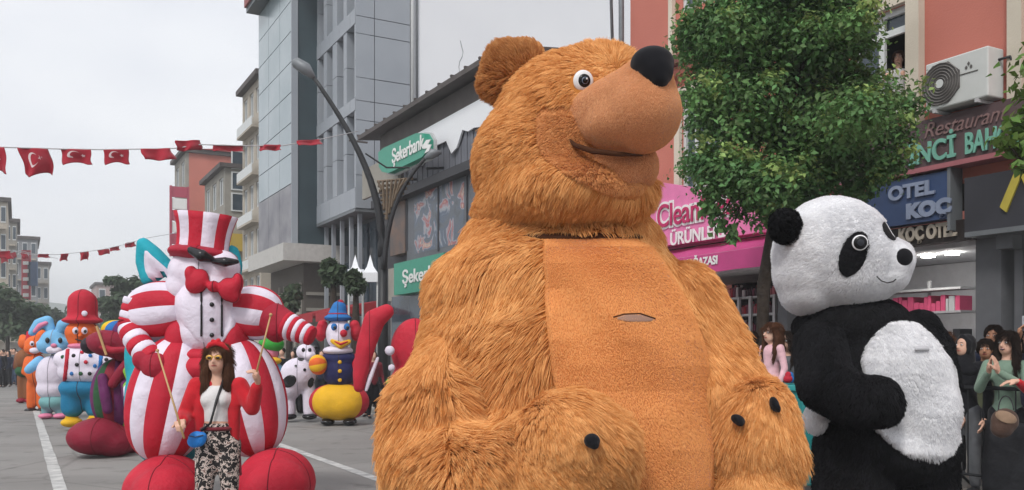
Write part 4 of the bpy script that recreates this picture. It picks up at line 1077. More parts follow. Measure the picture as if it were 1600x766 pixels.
# ================================================================ strings of flags across the street
m_flag = mat('red_flag_cloth', (158, 30, 48), rough=.85, var=.12, scale=3, sheen=.2)
m_fw = mat('flag_white', (214, 196, 198), rough=.85)
def bunting(label, pts, flags, thick=.012):
    p0 = pts[0]; th = thing('flag_string', p0, label, 'bunting', 'flag strings over the street')
    MB().tube(pts, thick, 5).build('rope', m_shelf, th, smooth=True)
    for (x0, x1, hpx, d0, d1, yt, sway, emb, sd_) in flags:
        a, b_ = S(x0, yt[0], d0), S(x1, yt[1], d1); h = hpx * d0 / F; NXg, NZg = 12, 12
        rg = random.Random(sd_); ph = rg.random() * 6; amp = rg.uniform(.03, .08)
        def fp(u, v, off=0):
            p = a.lerp(b_, u); hh = h * (1 + .12 * math.sin(u * 7 + ph))
            return Vector((p.x + sway * v + amp * .5 * math.sin(v * 5 + ph) * v, p.y + amp * math.sin(u * 8 + ph + v * 2) * (.3 + v) + off, p.z - hh * v))
        V = [fp(i / NXg, j / NZg) for j in range(NZg + 1) for i in range(NXg + 1)]
        f = [(j * (NXg + 1) + i, j * (NXg + 1) + i + 1, (j + 1) * (NXg + 1) + i + 1, (j + 1) * (NXg + 1) + i) for j in range(NZg) for i in range(NXg)]
        me = bpy.data.meshes.new('flag'); me.from_pydata([tuple(v) for v in V], [], f); me.materials.append(m_flag); me.update()
        fo = put('flag', me, th, origin=a); fo.modifiers.new('s', 'SOLIDIFY').thickness = .006
        if emb:
            # crescent and star, following the cloth
            cu_, cv_, ru, rv = .42, .42, .2, .27; V = []; f = []; n = 18
            for k in range(n + 1):
                t = R(40) + (2 * PI - R(80)) * k / n; 
                V.append(fp(cu_ + ru * math.cos(t), cv_ + rv * math.sin(t), -.012))
                V.append(fp(cu_ + .05 + ru * .78 * math.cos(t * 1.0), cv_ + rv * .78 * math.sin(t), -.012))
                if k: q = 2 * k; f.append((q - 2, q - 1, q + 1, q))
            me = bpy.data.meshes.new('crescent'); me.from_pydata([tuple(v) for v in V], [], f); me.materials.append(m_fw); me.update(); put('crescent', me, fo)
            V = [fp(cu_ + .27 + (.09 if k % 2 == 0 else .036) * math.cos(PI + k * PI / 5), cv_ + (.12 if k % 2 == 0 else .048) * math.sin(PI + k * PI / 5), -.012) for k in range(10)]
            me = bpy.data.meshes.new('star'); me.from_pydata([tuple(v) for v in V], [], [tuple(range(10))]); me.materials.append(m_fw); me.update(); put('star', me, fo)
up = [(-70, 228, 15.6), (27, 231, 16.2), (95, 233, 16.8), (160, 234, 17.4), (220, 233, 18), (273, 232, 18.5), (313, 226, 19), (382, 228, 20), (440, 228, 21), (500, 218, 22), (560, 205, 24)]
bunting('nearer string of red crescent flags sagging from the left over the road', [S(*u) for u in up], [
    (-45, 6, 40, 15.8, 16.0, (229, 230), .12, 1, 1), (27, 74, 42, 16.2, 16.6, (231, 233), .13, 1, 2), (94, 142, 23, 16.8, 17.2, (233, 234), .06, 1, 3), (161, 201, 22, 17.4, 17.8, (234, 234), .04, 1, 4),
    (220, 266, 18, 18, 18.4, (233, 232), .08, 0, 5), (274, 312, 16, 18.5, 19, (220, 219), .02, 0, 6), (332, 380, 10, 19.3, 20, (226, 227), .02, 0, 7), (404, 438, 9, 20.4, 20.9, (227, 226), .05, 0, 8), (463, 500, 8, 21.3, 22, (220, 218), .05, 0, 9)])
lo = [(-40, 394, 30), (14, 392, 32), (50, 398, 33), (90, 398, 34), (130, 394, 35), (160, 390, 36), (187, 384, 37), (230, 372, 38), (300, 360, 40)]
bunting('farther string of small red flags lower over the road', [S(*u) for u in lo], [
    (-8, 16, 12, 31.5, 32, (392, 392), .1, 0, 11), (60, 77, 6, 33, 33.6, (397, 397), 0, 0, 12), (94, 107, 11, 34, 34.4, (397, 396), 0, 0, 13), (124, 138, 13, 35, 35.2, (394, 393), .05, 0, 14),
    (152, 170, 8, 36, 36.3, (391, 389), .05, 0, 15), (171, 186, 6, 36.4, 37, (387, 385), .05, 0, 16), (196, 211, 8, 37.2, 37.7, (380, 377), 0, 0, 17)])
far_ = [(-20, 402, 55), (30, 392, 58), (60, 398, 62), (90, 404, 66)]
bunting('farthest short string of tiny flags before the far blocks', [S(*u) for u in far_], [(0, 12, 11, 56, 56.5, (400, 398), .1, 0, 21), (16, 24, 9, 57, 57.5, (396, 394), .1, 0, 22), (32, 42, 9, 58, 58.5, (395, 396), .1, 0, 23)], thick=.02)
# ================================================================ the big bear
def E(px, py, d, rx, ry, rd, rot=None):      # ellipsoid: photo position, radii in photo pixels at that depth, depth radius in metres
    k = d / F
    return ('e', S(px, py, d), (rx * k, rd, ry * k), rot)
def Lm(pts, rs):                              # limb through (px, py, d) with radii in pixels at that depth
    return ('l', [S(*p) for p in pts], [r * p[2] / F for p, r in zip(pts, rs)])
m_bskin = mat('bear_backing', (176, 112, 52), rough=.95, var=.1, scale=5)
m_bplush = plush('bear_plush', (212, 138, 80), (190, 114, 60))
m_bsnout = plush('bear_snout_plush', (206, 142, 98), (190, 124, 82))
m_bfur = furmat('bear_fur', (214, 144, 78), (253, 200, 134))
m_bfur2 = furmat('bear_ear_fur', (180, 116, 66), (220, 164, 106))
m_bcheek = plush('bear_cheek_plush', (196, 130, 84), (182, 114, 70))
m_bnose = mat('black_velvet', (22, 22, 26), rough=.85, var=.1, sheen=.1, spec=.1)
m_eyew = mat('eye_white', (226, 226, 228), rough=.35, var=.02)
m_eyeb = mat('eye_black', (12, 12, 14), rough=.25, var=.02)
m_seam_shade = mat('seam_shade_dark', (70, 40, 22), rough=.95)
BD = 4.95
bc_ = S(900, 550, BD); bc_.z = 0
bear = thing('bear_costume', bc_, 'giant golden brown furry bear costume with a smooth orange belly, in the middle', 'bear costume')
torso = bb('torso', m_bskin, bear, [
    E(898, 730, BD, 255, 215, .84), E(890, 570, BD + .02, 240, 190, .74), E(872, 465, BD + .02, 208, 120, .6), E(878, 385, BD + .05, 158, 84, .42),
    E(790, 900, BD - .1, 130, 190, .48), E(1040, 900, BD - .1, 130, 190, .48), E(790, 985, BD - .3, 120, 50, .5), E(1040, 985, BD - .3, 120, 50, .5)], .035, 14)
head = bb('head', m_bskin, bear, [
    E(892, 218, BD - .05, 122, 132, .46), E(858, 255, BD - .05, 118, 108, .45), E(885, 308, BD - .1, 128, 58, .5), E(955, 305, BD - .12, 66, 56, .38),
    E(872, 330, BD, 134, 50, .46), E(930, 150, BD, 85, 72, .4)], .03, 14)
b_head, b_torso = bvh_of(head), bvh_of(torso)
ear = bb('ear', m_bskin, bear, [E(797, 110, BD + .02, 46, 46, .10), E(778, 128, BD + .04, 32, 30, .10), E(822, 92, BD + .02, 30, 28, .10), E(845, 130, BD + .08, 30, 40, .12)], .02, 8)
ear2 = bb('ear', m_bskin, bear, [E(948, 92, BD + .45, 40, 24, .12), E(965, 108, BD + .45, 30, 28, .1)], .02, 6)
muzzle = bb('muzzle', m_bsnout, bear, [
    Lm([(902, 187, BD - .40), (950, 172, BD - .5), (1000, 158, BD - .58)], [34, 48, 60]), E(1003, 178, BD - .57, 62, 62, .26), E(1012, 128, BD - .60, 40, 44, .2), E(965, 200, BD - .48, 62, 40, .24)], .02, 20)
jaw = bb('lower_jaw', m_bcheek, bear, [
    E(970, 272, BD - .40, 38, 31, .15), E(950, 262, BD - .36, 50, 34, .18), E(1000, 262, BD - .34, 28, 36, .18), E(912, 240, BD - .32, 38, 30, .16)], .018, 12)
# mouth line: dark tube standing in for the shadow gap between muzzle and jaw
MB().tube([S(888, 216, BD - .50), S(898, 227, BD - .53), S(925, 236, BD - .58), S(965, 241, BD - .61), S(1004, 243, BD - .57)], [.004, .012, .014, .012, .004], 8).build('mouth_line', m_seam_shade, bear, smooth=True)
b_muz = bvh_of(muzzle)
nose = bb('nose', m_bnose, bear, [
    E(1019, 100, BD - .72, 35, 27, .11), E(1024, 112, BD - .74, 29, 27, .1), E(1028, 126, BD - .76, 17, 17, .08)], .01, 16)
# eyes
ec = S(908, 128, BD); h = b_head.ray_cast(S(911, 128, .5), (S(911, 128, 5) - S(911, 128, .5)).normalized(), 20)
ep = h[0] if h[0] is not None else S(911, 128, BD - .45)
ep = ep + Vector((0, -.015, 0)); vd = (Vector((0, 0, CAMH)) - ep).normalized(); vd = (vd + Vector((.35, 0, .1))).normalized()
er = vd.to_track_quat('Z', 'Y').to_matrix()
eye = ell('eye', m_eyew, bear, ep, (.053, .053, .022), er, 4)
ell('iris', m_eyeb, eye, ep + vd * .013, (.034, .034, .016), er, 3)
ell('iris_ring', mat('eye_blue_grey', (120, 128, 150), rough=.3), eye, ep + vd * .0185, (.023, .023, .0125), er, 3)
ell('pupil', m_eyeb, eye, ep + vd * .0225, (.017, .017, .0115), er, 3)
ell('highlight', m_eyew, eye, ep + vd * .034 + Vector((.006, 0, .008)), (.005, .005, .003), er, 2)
# cheek plush round the snout
def camrows(pts, d=1.2):   # rows given by photo columns: (y, xl, xr)
    return [(S(a, y, d), S(b, y, d)) for y, a, b in pts]
camview = lambda p: (p - Vector((0, 0, CAMH)))
cheek = patch('cheek_patch', m_bcheek, bear, [b_head], camrows([(165, 852, 1000), (180, 838, 1010), (200, 835, 1020), (225, 838, 1022), (247, 848, 1022), (258, 862, 1022), (270, 881, 1020), (282, 905, 1018), (294, 928, 1012), (304, 955, 1003), (311, 972, 995)]), 24, .02, .012, camview)
# belly
brow = [(372, 852, 990), (385, 849, 1020), (410, 848, 1040), (450, 850, 1064), (490, 852, 1084), (530, 856, 1100), (570, 860, 1112), (610, 866, 1120), (650, 872, 1123), (700, 876, 1122), (760, 876, 1116), (830, 874, 1100), (880, 885, 1070)]
belly = patch('belly_panel', m_bplush, bear, [b_torso], camrows(brow), 34, .06, .012, camview, wr=.05)
# viewing slot in the belly
slot = patch('viewing_slot', mat('slot_mesh', (158, 124, 108), rough=.8), bear, [bvh_of(belly)], camrows([(491, 985, 993), (493, 974, 1010), (496, 964, 1020), (499, 964, 1024), (502, 976, 1018), (503, 988, 1008)]), 16, .006, -.003, camview)
MB().tube([S(958, 496, 4.12), S(975, 491, 4.115), S(1000, 490, 4.115), S(1024, 498, 4.13)], .004, 6).build('slot_edge', m_seam_shade, bear)
# arms
armL = bb('arm', m_bskin, bear, [Lm([(715, 585, BD - .3), (690, 640, BD - .38), (686, 700, BD - .45)], [70, 80, 86]), Lm([(684, 720, BD - .5), (768, 760, BD - .75), (850, 715, BD - .92)], [84, 86, 66]), E(682, 720, BD - .42, 76, 80, .3)], .03, 10)
pawL = bb('paw', m_bskin, bear, [E(888, 690, BD - 1.0, 80, 80, .26), E(936, 705, BD - 1.02, 50, 66, .2), E(870, 740, BD - .98, 80, 70, .24), E(964, 725, BD - 1.0, 28, 46, .15)], .025, 10)
armR = bb('arm', m_bskin, bear, [Lm([(1062, 470, BD - .1), (1104, 560, BD - .2), (1152, 640, BD - .38)], [60, 64, 66])], .03, 8)
pawR = bb('paw', m_bskin, bear, [E(1178, 690, BD - .5, 62, 95, .26), E(1190, 650, BD - .48, 48, 56, .2), E(1175, 770, BD - .5, 60, 70, .26), E(1168, 660, BD - .5, 42, 55, .24)], .025, 10)
# claws
def claw(px, py, rx, ry, bv, rot):
    o = S(px, py, .5); d = (S(px, py, 5) - o).normalized(); h = bv.ray_cast(o, d, 20)
    p = h[0] if h[0] is not None else S(px, py, BD - .9)
    p = p - d * .055; k = p.y / F
    m3 = Matrix.Rotation(rot, 3, 'Y')
    return bb('claw', m_bnose, bear, [('e', p, (rx * k, .035, ry * k), m3), ('e', p + m3 @ Vector((rx * k * .3, -.012, -ry * k * .4)), (rx * k * .6, .03, ry * k * .7), m3)], .006, 3)
bpL, bpR = bvh_of(pawL), bvh_of(pawR)
claw(925, 689, 13, 12, bpL, .1); claw(995, 709, 7, 10, bpL, .3); claw(1153, 656, 12, 8, bpR, .5); claw(1210, 632, 7, 13, bpR, -.3)
# ---- fur
dn = np.array((0, 0, -1.0))
def comb_down(ox):      # nap falls down and outward from the centre line
    def f(P, N):
        x = P[:, 0] - ox
        return np.stack([np.clip(x * 1.3, -.9, .9), np.full(len(P), -.15), np.full(len(P), -1.0)], 1)
    return f
def in_rows(rows, P, pad=0):
    px = P[:, 0] / P[:, 1] * F + 800; py = 550 - (P[:, 2] - CAMH) / P[:, 1] * F
    ys = [r[0] for r in rows]; xl = np.interp(py, ys, [r[1] for r in rows]); xr = np.interp(py, ys, [r[2] for r in rows])
    return (py > ys[0]) & (py < ys[-1]) & (px > xl + pad) & (px < xr - pad)
nkr = [(365, 830, 1000), (368, 815, 1008), (374, 850, 1000)]
neck = patch('neck_seam_shade', m_seam_shade, bear, [b_torso], camrows([(363, 830, 1000), (366, 815, 1006), (369, 812, 1010), (372, 830, 1010), (375, 855, 995)]), 24, .012, .01, camview)  # dark strip along the neck seam, painting in the crease shade under the head
def mask_torso(P, N): return ~(in_rows(brow, P, 3) & (N[:, 1] < .2)) & (P[:, 2] > .05) & ~in_rows(nkr, P)
hairs('fur', torso, 110000, .088, m_bfur, comb_down(bc_.x + .15), rad=0.0019, mask=mask_torso, clump=.42, clump_n=34, seed=2, lift=.3)
hx = S(900, 200, BD)
def comb_head(P, N):
    v = P - np.array(S(1000, 190, BD - .6)); v[:, 2] = v[:, 2] * .6 - .25; v[:, 1] = np.abs(v[:, 1]) * .8
    return v
chk = [(165, 852, 1000), (180, 838, 1010), (200, 835, 1020), (225, 838, 1022), (247, 848, 1022), (258, 862, 1022), (270, 881, 1020), (282, 905, 1018), (294, 928, 1012), (304, 955, 1003), (311, 972, 995)]
def mask_head(P, N): return ~(in_rows(chk, P, 4) & (N[:, 1] < .1)) & (np.linalg.norm(P - np.array(ep), axis=1) > .068)
hairs('fur', head, 80600, .06, m_bfur, comb_head, rad=0.0016, mask=mask_head, clump=.42, clump_n=34, seed=3, lift=.25)
def comb_ear(P, N):
    v = P - np.array(S(835, 150, BD)); return v
hairs('fur', ear, 17050, .055, m_bfur2, comb_ear, rad=0.0016, clump=.42, clump_n=34, seed=4, lift=.4, back=-1)
hairs('fur', ear2, 7750, .05, m_bfur2, comb_ear, rad=0.0016, clump=.42, clump_n=34, seed=14, lift=.4, back=-1)
def comb_armL(P, N):
    px = P[:, 0] / P[:, 1] * F + 800
    return np.stack([np.where(px > 700, .9, -.25), np.zeros(len(P)), np.full(len(P), -1.0)], 1)
hairs('fur', armL, 71300, .115, m_bfur, comb_armL, rad=0.0018, clump=.42, clump_n=34, seed=5, lift=.28)
def comb_paw(P, N): return np.stack([np.full(len(P), .75), np.full(len(P), -.2), np.full(len(P), -.75)], 1)
hairs('fur', pawL, 46500, .07, m_bfur, comb_paw, rad=0.0015, clump=.42, clump_n=34, seed=6, lift=.25)
hairs('fur', armR, 37200, .08, m_bfur, comb_down(S(1080, 500, BD).x - .4), rad=0.0017, clump=.42, clump_n=34, seed=7, lift=.28)
hairs('fur', pawR, 46500, .085, m_bfur, lambda P, N: np.stack([np.full(len(P), .15), np.zeros(len(P)), np.full(len(P), -1.0)], 1), rad=0.0016, clump=.42, clump_n=34, seed=8, lift=.25)
# very short pile on the smooth plush, so its edge is soft
m_pile = furmat('plush_pile', (192, 116, 60), (210, 138, 82))
m_pile2 = furmat('snout_pile', (180, 120, 78), (196, 138, 94))
m_pb = furmat('belly_pile', (236, 168, 102), (244, 178, 114)); m_pc = furmat('cheek_pile', (216, 150, 92), (240, 180, 122)); m_pm = furmat('muzzle_pile', (218, 158, 112), (234, 178, 132))
hairs('pile', belly, 90000, .011, m_pb, comb_down(bc_.x), rad=.0015, clump=.05, clump_n=12, seed=9, lift=.4, pts=3, back=-1)
hairs('pile', muzzle, 50000, .008, m_pm, comb_head, rad=.0011, clump=.1, clump_n=12, seed=10, lift=.5, pts=3)
hairs('pile', jaw, 26000, .009, m_pm, comb_head, rad=.0011, clump=.1, clump_n=12, seed=11, lift=.5, pts=3)
hairs('pile', cheek, 34000, .02, m_pc, comb_head, rad=.0012, clump=.3, seed=12, lift=.5, pts=3, back=-1)

# ================================================================ the panda
PDD = 6.6
m_wskin = mat('panda_white_backing', (232, 232, 234), rough=.95, var=.03)
m_kskin = mat('panda_black_backing', (16, 16, 18), rough=.95, var=.1)
m_wfur = furmat('panda_white_fur', (232, 232, 235), (250, 250, 251), tipmix=.5)
m_kfur = furmat('panda_black_fur', (16, 16, 18), (34, 34, 38), tipmix=.1)
pc_ = S(1370, 550, PDD); pc_.z = 0
panda = thing('panda_costume', pc_, 'tall panda costume in side view with white head and white belly, right of the bear', 'panda costume')
p_head = bb('head', m_wskin, panda, [
    E(1301, 398, PDD, 92, 90, .42), E(1272, 425, PDD, 62, 60, .34), E(1312, 428, PDD, 92, 60, .40), E(1335, 402, PDD - .05, 62, 66, .36), E(1394, 408, PDD - .16, 31, 34, .2), E(1380, 430, PDD - .12, 38, 30, .22),
    E(1262, 455, PDD, 42, 38, .28)], .022, 9)
p_torso = bb('torso', m_kskin, panda, [
    E(1335, 510, PDD + .02, 88, 50, .36), E(1375, 590, PDD, 112, 100, .44), E(1412, 635, PDD, 80, 92, .42), E(1300, 580, PDD + .05, 52, 80, .34), E(1330, 510, PDD + .05, 92, 36, .36), E(1385, 700, PDD + .02, 112, 60, .44)], .025, 12)
for (px, d) in ((1335, PDD - .06), (1430, PDD + .12)):
    bb('leg', m_kskin, panda, [Lm([(px, 700, d), (px, 780, d), (px + 3, 850, d)], [62, 60, 50]), E(px + 18, 872, d, 60, 22, .18)], .03, 8)
bp_h, bp_t = bvh_of(p_head), bvh_of(p_torso)
for i, o in enumerate([c for c in panda.children if c.name.startswith('leg')]): hairs('fur', o, 9000, .04, m_kfur, comb_down(pc_.x), rad=.0026, clump=.4, seed=33 + i, lift=.35)
wb = [(500, 1402, 1418), (506, 1388, 1436), (520, 1370, 1452), (540, 1354, 1472), (560, 1346, 1490), (580, 1348, 1502), (600, 1366, 1512), (620, 1380, 1518), (645, 1378, 1518), (668, 1364, 1514), (690, 1388, 1506), (706, 1412, 1490), (718, 1438, 1466)]
hairs('fur', p_torso, 34000, .026, m_kfur, comb_down(pc_.x), rad=.0026, clump=.4, clump_n=30, seed=31, lift=.35, mask=lambda P, N: ~(in_rows(wb, P, 5) & (N[:, 1] < .3)))
p_belly = patch('belly_panel', m_wskin, panda, [bp_t], camrows(wb, 1.5), 26, .03, .01, camview)
hairs('fur', p_belly, 26000, .026, m_wfur, comb_down(pc_.x + .2), rad=.0024, clump=.35, clump_n=25, seed=35, lift=.35, back=-1)
patch('viewing_slot', mat('grey_mesh', (186, 186, 190), rough=.8), panda, [bvh_of(p_belly)], camrows([(538, 1434, 1446), (542, 1429, 1452), (547, 1427, 1454), (552, 1432, 1450)], 1.5), 10, .045, .03, camview)
# arms: near one folded onto the belly, far one behind
p_arm = bb('arm', m_kskin, panda, [Lm([(1282, 540, PDD - .2), (1290, 600, PDD - .38), (1340, 628, PDD - .5)], [40, 44, 42]), E(1368, 628, PDD - .52, 38, 42, .18)], .02, 8)
hairs('fur', p_arm, 14000, .04, m_kfur, comb_down(pc_.x), rad=.0026, clump=.4, seed=36, lift=.35)
p_arm2 = bb('arm', m_kskin, panda, [Lm([(1436, 516, PDD + .2), (1466, 545, PDD + .2), (1478, 600, PDD + .1)], [32, 24, 20])], .02, 8)
hairs('fur', p_arm2, 5000, .04, m_kfur, comb_down(pc_.x), rad=.0026, clump=.4, seed=37, lift=.35)
p_tail = bb('tail', m_wskin, panda, [E(1274, 655, PDD - .12, 17, 22, .1)], .015, 4)
hairs('fur', p_tail, 3000, .03, m_wfur, comb_down(pc_.x), rad=.002, seed=38, lift=.4, back=-1)
p_ear = bb('ear', m_kskin, panda, [E(1226, 354, PDD - .2, 24, 27, .09), E(1240, 364, PDD - .15, 18, 24, .1)], .015, 5)
hairs('fur', p_ear, 6000, .035, m_kfur, lambda P, N: P - np.array(S(1240, 370, PDD)), rad=.0024, seed=39, lift=.5, back=-1)
p_ear2 = bb('ear', m_kskin, panda, [E(1330, 322, PDD + .34, 20, 14, .07)], .015, 5)
hp = S(1300, 400, PDD)
def comb_ph(P, N): v = np.array(S(1410, 405, PDD)) - P; v = -v; v[:, 2] -= .2; return v
patchm = mat('panda_eye_patch', (20, 20, 23), rough=.95, var=.1)
def tilt_rows(cx, cy, rx, ry, rot, n=12, d=1.5, egg=0):
    o = S(cx, cy, d); k = d / F; out = []
    X = Vector((math.cos(rot), 0, -math.sin(rot))); Z = Vector((math.sin(rot), 0, math.cos(rot)))
    for i in range(n + 1):
        a = PI * i / n; w = max(.05, math.sin(a)) * (1 + egg * math.cos(a)); c = o + Z * (ry * k * math.cos(a))
        out.append((c - X * rx * k * w, c + X * rx * k * w))
    return out
def in_ell(P, cx, cy, rx, ry, rot):
    px = P[:, 0] / P[:, 1] * F + 800 - cx; py = 550 - (P[:, 2] - CAMH) / P[:, 1] * F - cy
    a = px * math.cos(rot) + py * math.sin(rot); b = -px * math.sin(rot) + py * math.cos(rot)
    return (a / rx) ** 2 + (b / ry) ** 2 < 1
def mask_ph(P, N): return (np.linalg.norm(P - np.array(S(1412, 402, PDD - .33)), axis=1) > .06) & ~((in_ell(P, 1334, 397, 20, 35, .38) | in_ell(P, 1390, 361, 8, 16, -.6)) & (N[:, 1] < .5))
ep1 = patch('eye_patch', patchm, panda, [bp_h], tilt_rows(1334, 397, 21, 36, .38), 10, .022, .005, camview)
hairs('fur', ep1, 3500, .02, m_kfur, comb_ph, rad=.0022, seed=41, lift=.4, back=-1)
ep2 = patch('eye_patch', patchm, panda, [bp_h], tilt_rows(1390, 361, 9, 17, -.6), 8, .02, .005, camview)
def on(bv, px, py):
    o = S(px, py, .5); d = (S(px, py, 5) - o).normalized(); h = bv.ray_cast(o, d, 20); return (h[0] if h[0] is not None else S(px, py, 60)), d
p, d = on(bp_h, 1341, 380); vd = (-d + Vector((.25, 0, .05))).normalized(); er = vd.to_track_quat('Z', 'Y').to_matrix(); p = p + vd * .045
pe = ell('eye', m_eyew, panda, p, (.054, .054, .018), er, 4)
ell('iris', m_eyeb, pe, p + vd * .0075, (.046, .046, .016), er, 4)
ell('pupil', mat('grey_pupil', (44, 46, 52), rough=.3), pe, p + vd * .0115, (.034, .034, .0135), er, 3)
ell('nose', m_bnose, panda, S(1412, 402, PDD - .33), (.062, .045, .062), None, 4)
hairs('fur', p_head, 60000, .024, m_wfur, comb_ph, rad=.0021, clump=.2, clump_n=25, seed=40, lift=.4, mask=mask_ph)
pm_ = [on(bp_h, x, y)[0] + Vector((0, -.045, 0)) for x, y in ((1366, 433), (1373, 440), (1382, 443), (1391, 441), (1396, 437))]
MB().tube(pm_, .004, 5).build('mouth_line', m_eyeb, panda, smooth=True)
# ================================================================ inflatable parade figures
m_red = nylon('red_nylon', (186, 40, 58)); m_wht = nylon('white_nylon', (222, 214, 228)); m_teal = nylon('teal_nylon', (40, 160, 176))
m_redd = nylon('deep_red_nylon', (158, 36, 54)); m_blk = mat('black_vinyl', (18, 18, 22), rough=.25, spec=.5)
m_yelw = nylon('yellow_nylon', (226, 176, 40)); m_navy = nylon('navy_nylon', (38, 40, 84)); m_orange = nylon('orange_nylon', (222, 104, 48))
m_lblue = nylon('light_blue_nylon', (120, 180, 220)); m_blu = nylon('blue_nylon', (44, 110, 176)); m_purp = nylon('plum_nylon', (104, 44, 92)); m_grn = nylon('green_nylon', (60, 160, 60))
m_lime = nylon('lime_nylon', (140, 190, 70)); m_pinkn = nylon('pink_nylon', (218, 130, 160)); m_maro = nylon('maroon_nylon', (136, 34, 54)); m_dgrn = nylon('dark_green_nylon', (46, 86, 56))
RW, RWn = [m_red, m_wht], ['red_stripe', 'white_stripe']
def rad(px, d): return px * d / F
def figbase(px, d): v = S(px, 550, d); v.z = 0; return v
# ---- striped circus figure
D1 = 9.3
cf = thing('striped_inflatable', figbase(325, D1), 'towering red and white striped circus inflatable with top hat, teal ears and big red shoes', 'inflatable figure', 'inflatable parade figures')
gores(cf, S(266, 624, D1 - .05), (rad(65, D1), rad(72, D1), rad(98, D1)), 12, RW, RWn, pinch=.06, power=.8, rot=Matrix.Rotation(R(12), 3, 'Y') @ Matrix.Rotation(.35, 3, 'Z'))
gores(cf, S(386, 622, D1 - .05), (rad(60, D1), rad(70, D1), rad(92, D1)), 12, RW, RWn, pinch=.06, power=.8, rot=Matrix.Rotation(R(-12), 3, 'Y') @ Matrix.Rotation(.1, 3, 'Z'))
bb('hips', m_red, cf, [E(326, 575, D1 - .02, 56, 28, .40), E(326, 620, D1, 40, 60, .36)], .035, 8)
bb('back_body', m_teal, cf, [E(243, 630, D1 + .35, 44, 92, .4), E(222, 560, D1 + .4, 22, 60, .3), E(265, 690, D1 + .3, 50, 40, .4)], .04, 8)
for (px, py, rx, ry) in ((259, 762, 57, 52), (431, 756, 60, 56)):
    sh_ = bb('shoe', m_red, cf, [E(px, py, D1 - .35, rx, ry, .62), E(px, py + 6, D1 - .75, rx * .86, ry * .8, .42)], .035, 10)
    MB().tube([S(px + math.cos(a) * rx * .9, 778 + 3 * math.sin(a), D1 - .35 + .62 * math.sin(a)) for a in np.linspace(PI, 2 * PI, 14)], .012, 6).build('seam', m_redd, sh_, smooth=True)
# torso: red waist with white shirt front
chest = bb('torso', m_wht, cf, [E(327, 480, D1, 56, 56, .36), E(327, 520, D1, 50, 40, .34)], .03, 8)
waist = bb('waistcoat', m_red, cf, [E(286, 528, D1, 24, 36, .3), E(372, 528, D1, 22, 36, .3), E(327, 556, D1, 56, 16, .36)], .03, 7)
shirt = patch('shirt_front', m_wht, cf, [bvh_of(chest), bvh_of(waist)], camrows([(432, 290, 362), (450, 280, 374), (470, 276, 378), (490, 278, 376), (510, 287, 368), (528, 302, 354), (545, 322, 338)], 4), 16, .03, .01, camview)
bs_ = bvh_of(shirt)
for px in (315, 347):
    pts_ = [on(bs_, px + (y - 440) * .0, y)[0] + Vector((0, -.008, 0)) for y in range(446, 534, 8) if bs_.ray_cast(S(px, y, .5), (S(px, y, 5) - S(px, y, .5)).normalized(), 20)[0] is not None]
    if len(pts_) > 2: MB().tube(pts_, .011, 5).build('braces', m_blk, cf, smooth=True)
for y in (476, 500, 524):
    ell('button', m_blk, cf, on(bs_, 331, y)[0], (.024, .02, .024), None, 3)
# shoulder balloons with cross stripes
def hgores(par, c, r, n, tilt, mats=RW, names=RWn, off=0): gores(par, c, r, n, mats, names, rot=Matrix.Rotation(tilt, 3, 'Y') , pinch=.05, off=off, power=.8)
hgores(cf, S(252, 486, D1), (rad(47, D1), rad(46, D1), rad(54, D1)), 10, R(90 - 6), off=.35)
hgores(cf, S(398, 489, D1), (rad(43, D1), rad(40, D1), rad(45, D1)), 10, R(90 + 8), off=.3)
# viewer's left arm
bands(cf, [S(214, 468, D1 - .1), S(203, 505, D1 - .12), S(205, 520, D1 - .15)], [rad(20, D1), rad(18, D1), rad(19, D1)], 5, [m_wht, m_red], RWn[::-1])
bands(cf, [S(204, 516, D1 - .15), S(222, 546, D1 - .25), S(240, 562, D1 - .3)], [rad(19, D1), rad(20, D1), rad(19, D1)], 5, [m_red, m_wht], RWn)
gl = bb('mitten', m_redd, cf, [E(246, 574, D1 - .34, 24, 24, .17, Matrix.Rotation(R(30), 3, 'Y')), E(226, 562, D1 - .3, 18, 18, .15), E(258, 588, D1 - .36, 15, 15, .12)], .02, 7)
# viewer's right arm
bb('mitten', m_redd, cf, [Lm([(428, 500, D1 - .1), (448, 508, D1 - .15)], [27, 22]), E(432, 512, D1 - .12, 20, 24, .17)], .02, 6)
bands(cf, [S(446, 508, D1 - .15), S(488, 526, D1 - .2)], [rad(23, D1), rad(15, D1)], 7, [m_red, m_wht], RWn)
# head, ears, glasses, bow, hat
hd = bb('head', m_wht, cf, [E(325, 428, D1 - .02, 46, 42, .3), E(300, 425, D1, 36, 34, .28), E(345, 420, D1 - .1, 30, 30, .25), E(290, 450, D1, 30, 30, .26), E(340, 448, D1 - .1, 34, 26, .26)], .025, 10)
earL = bb('ear', m_teal, cf, [Lm([(224, 382, D1 + .1), (238, 398, D1 + .1), (262, 420, D1 + .1), (272, 428, D1 + .1)], [11, 15, 13, 12]), Lm([(222, 384, D1 + .1), (222, 410, D1 + .1), (232, 436, D1 + .1)], [9, 10, 12]), E(240, 418, D1 + .12, 22, 24, .07)], .02, 6)
patch('ear_lining', m_wht, cf, [bvh_of(earL)], camrows([(392, 226, 230), (400, 225, 238), (412, 225, 252), (424, 227, 266), (434, 232, 272), (440, 240, 262)], 4), 12, .03, .0, camview)
bb('ear', m_teal, cf, [Lm([(362, 395, D1 + .1), (366, 415, D1 + .1), (364, 436, D1 + .1)], [12, 13, 12])], .02, 5)
brim = bb('hat_brim', m_redd, cf, [E(318, 398, D1 - .02, 53, 13, .38, Matrix.Rotation(R(6), 3, 'Y')), E(290, 394, D1, 24, 12, .3)], .02, 6)
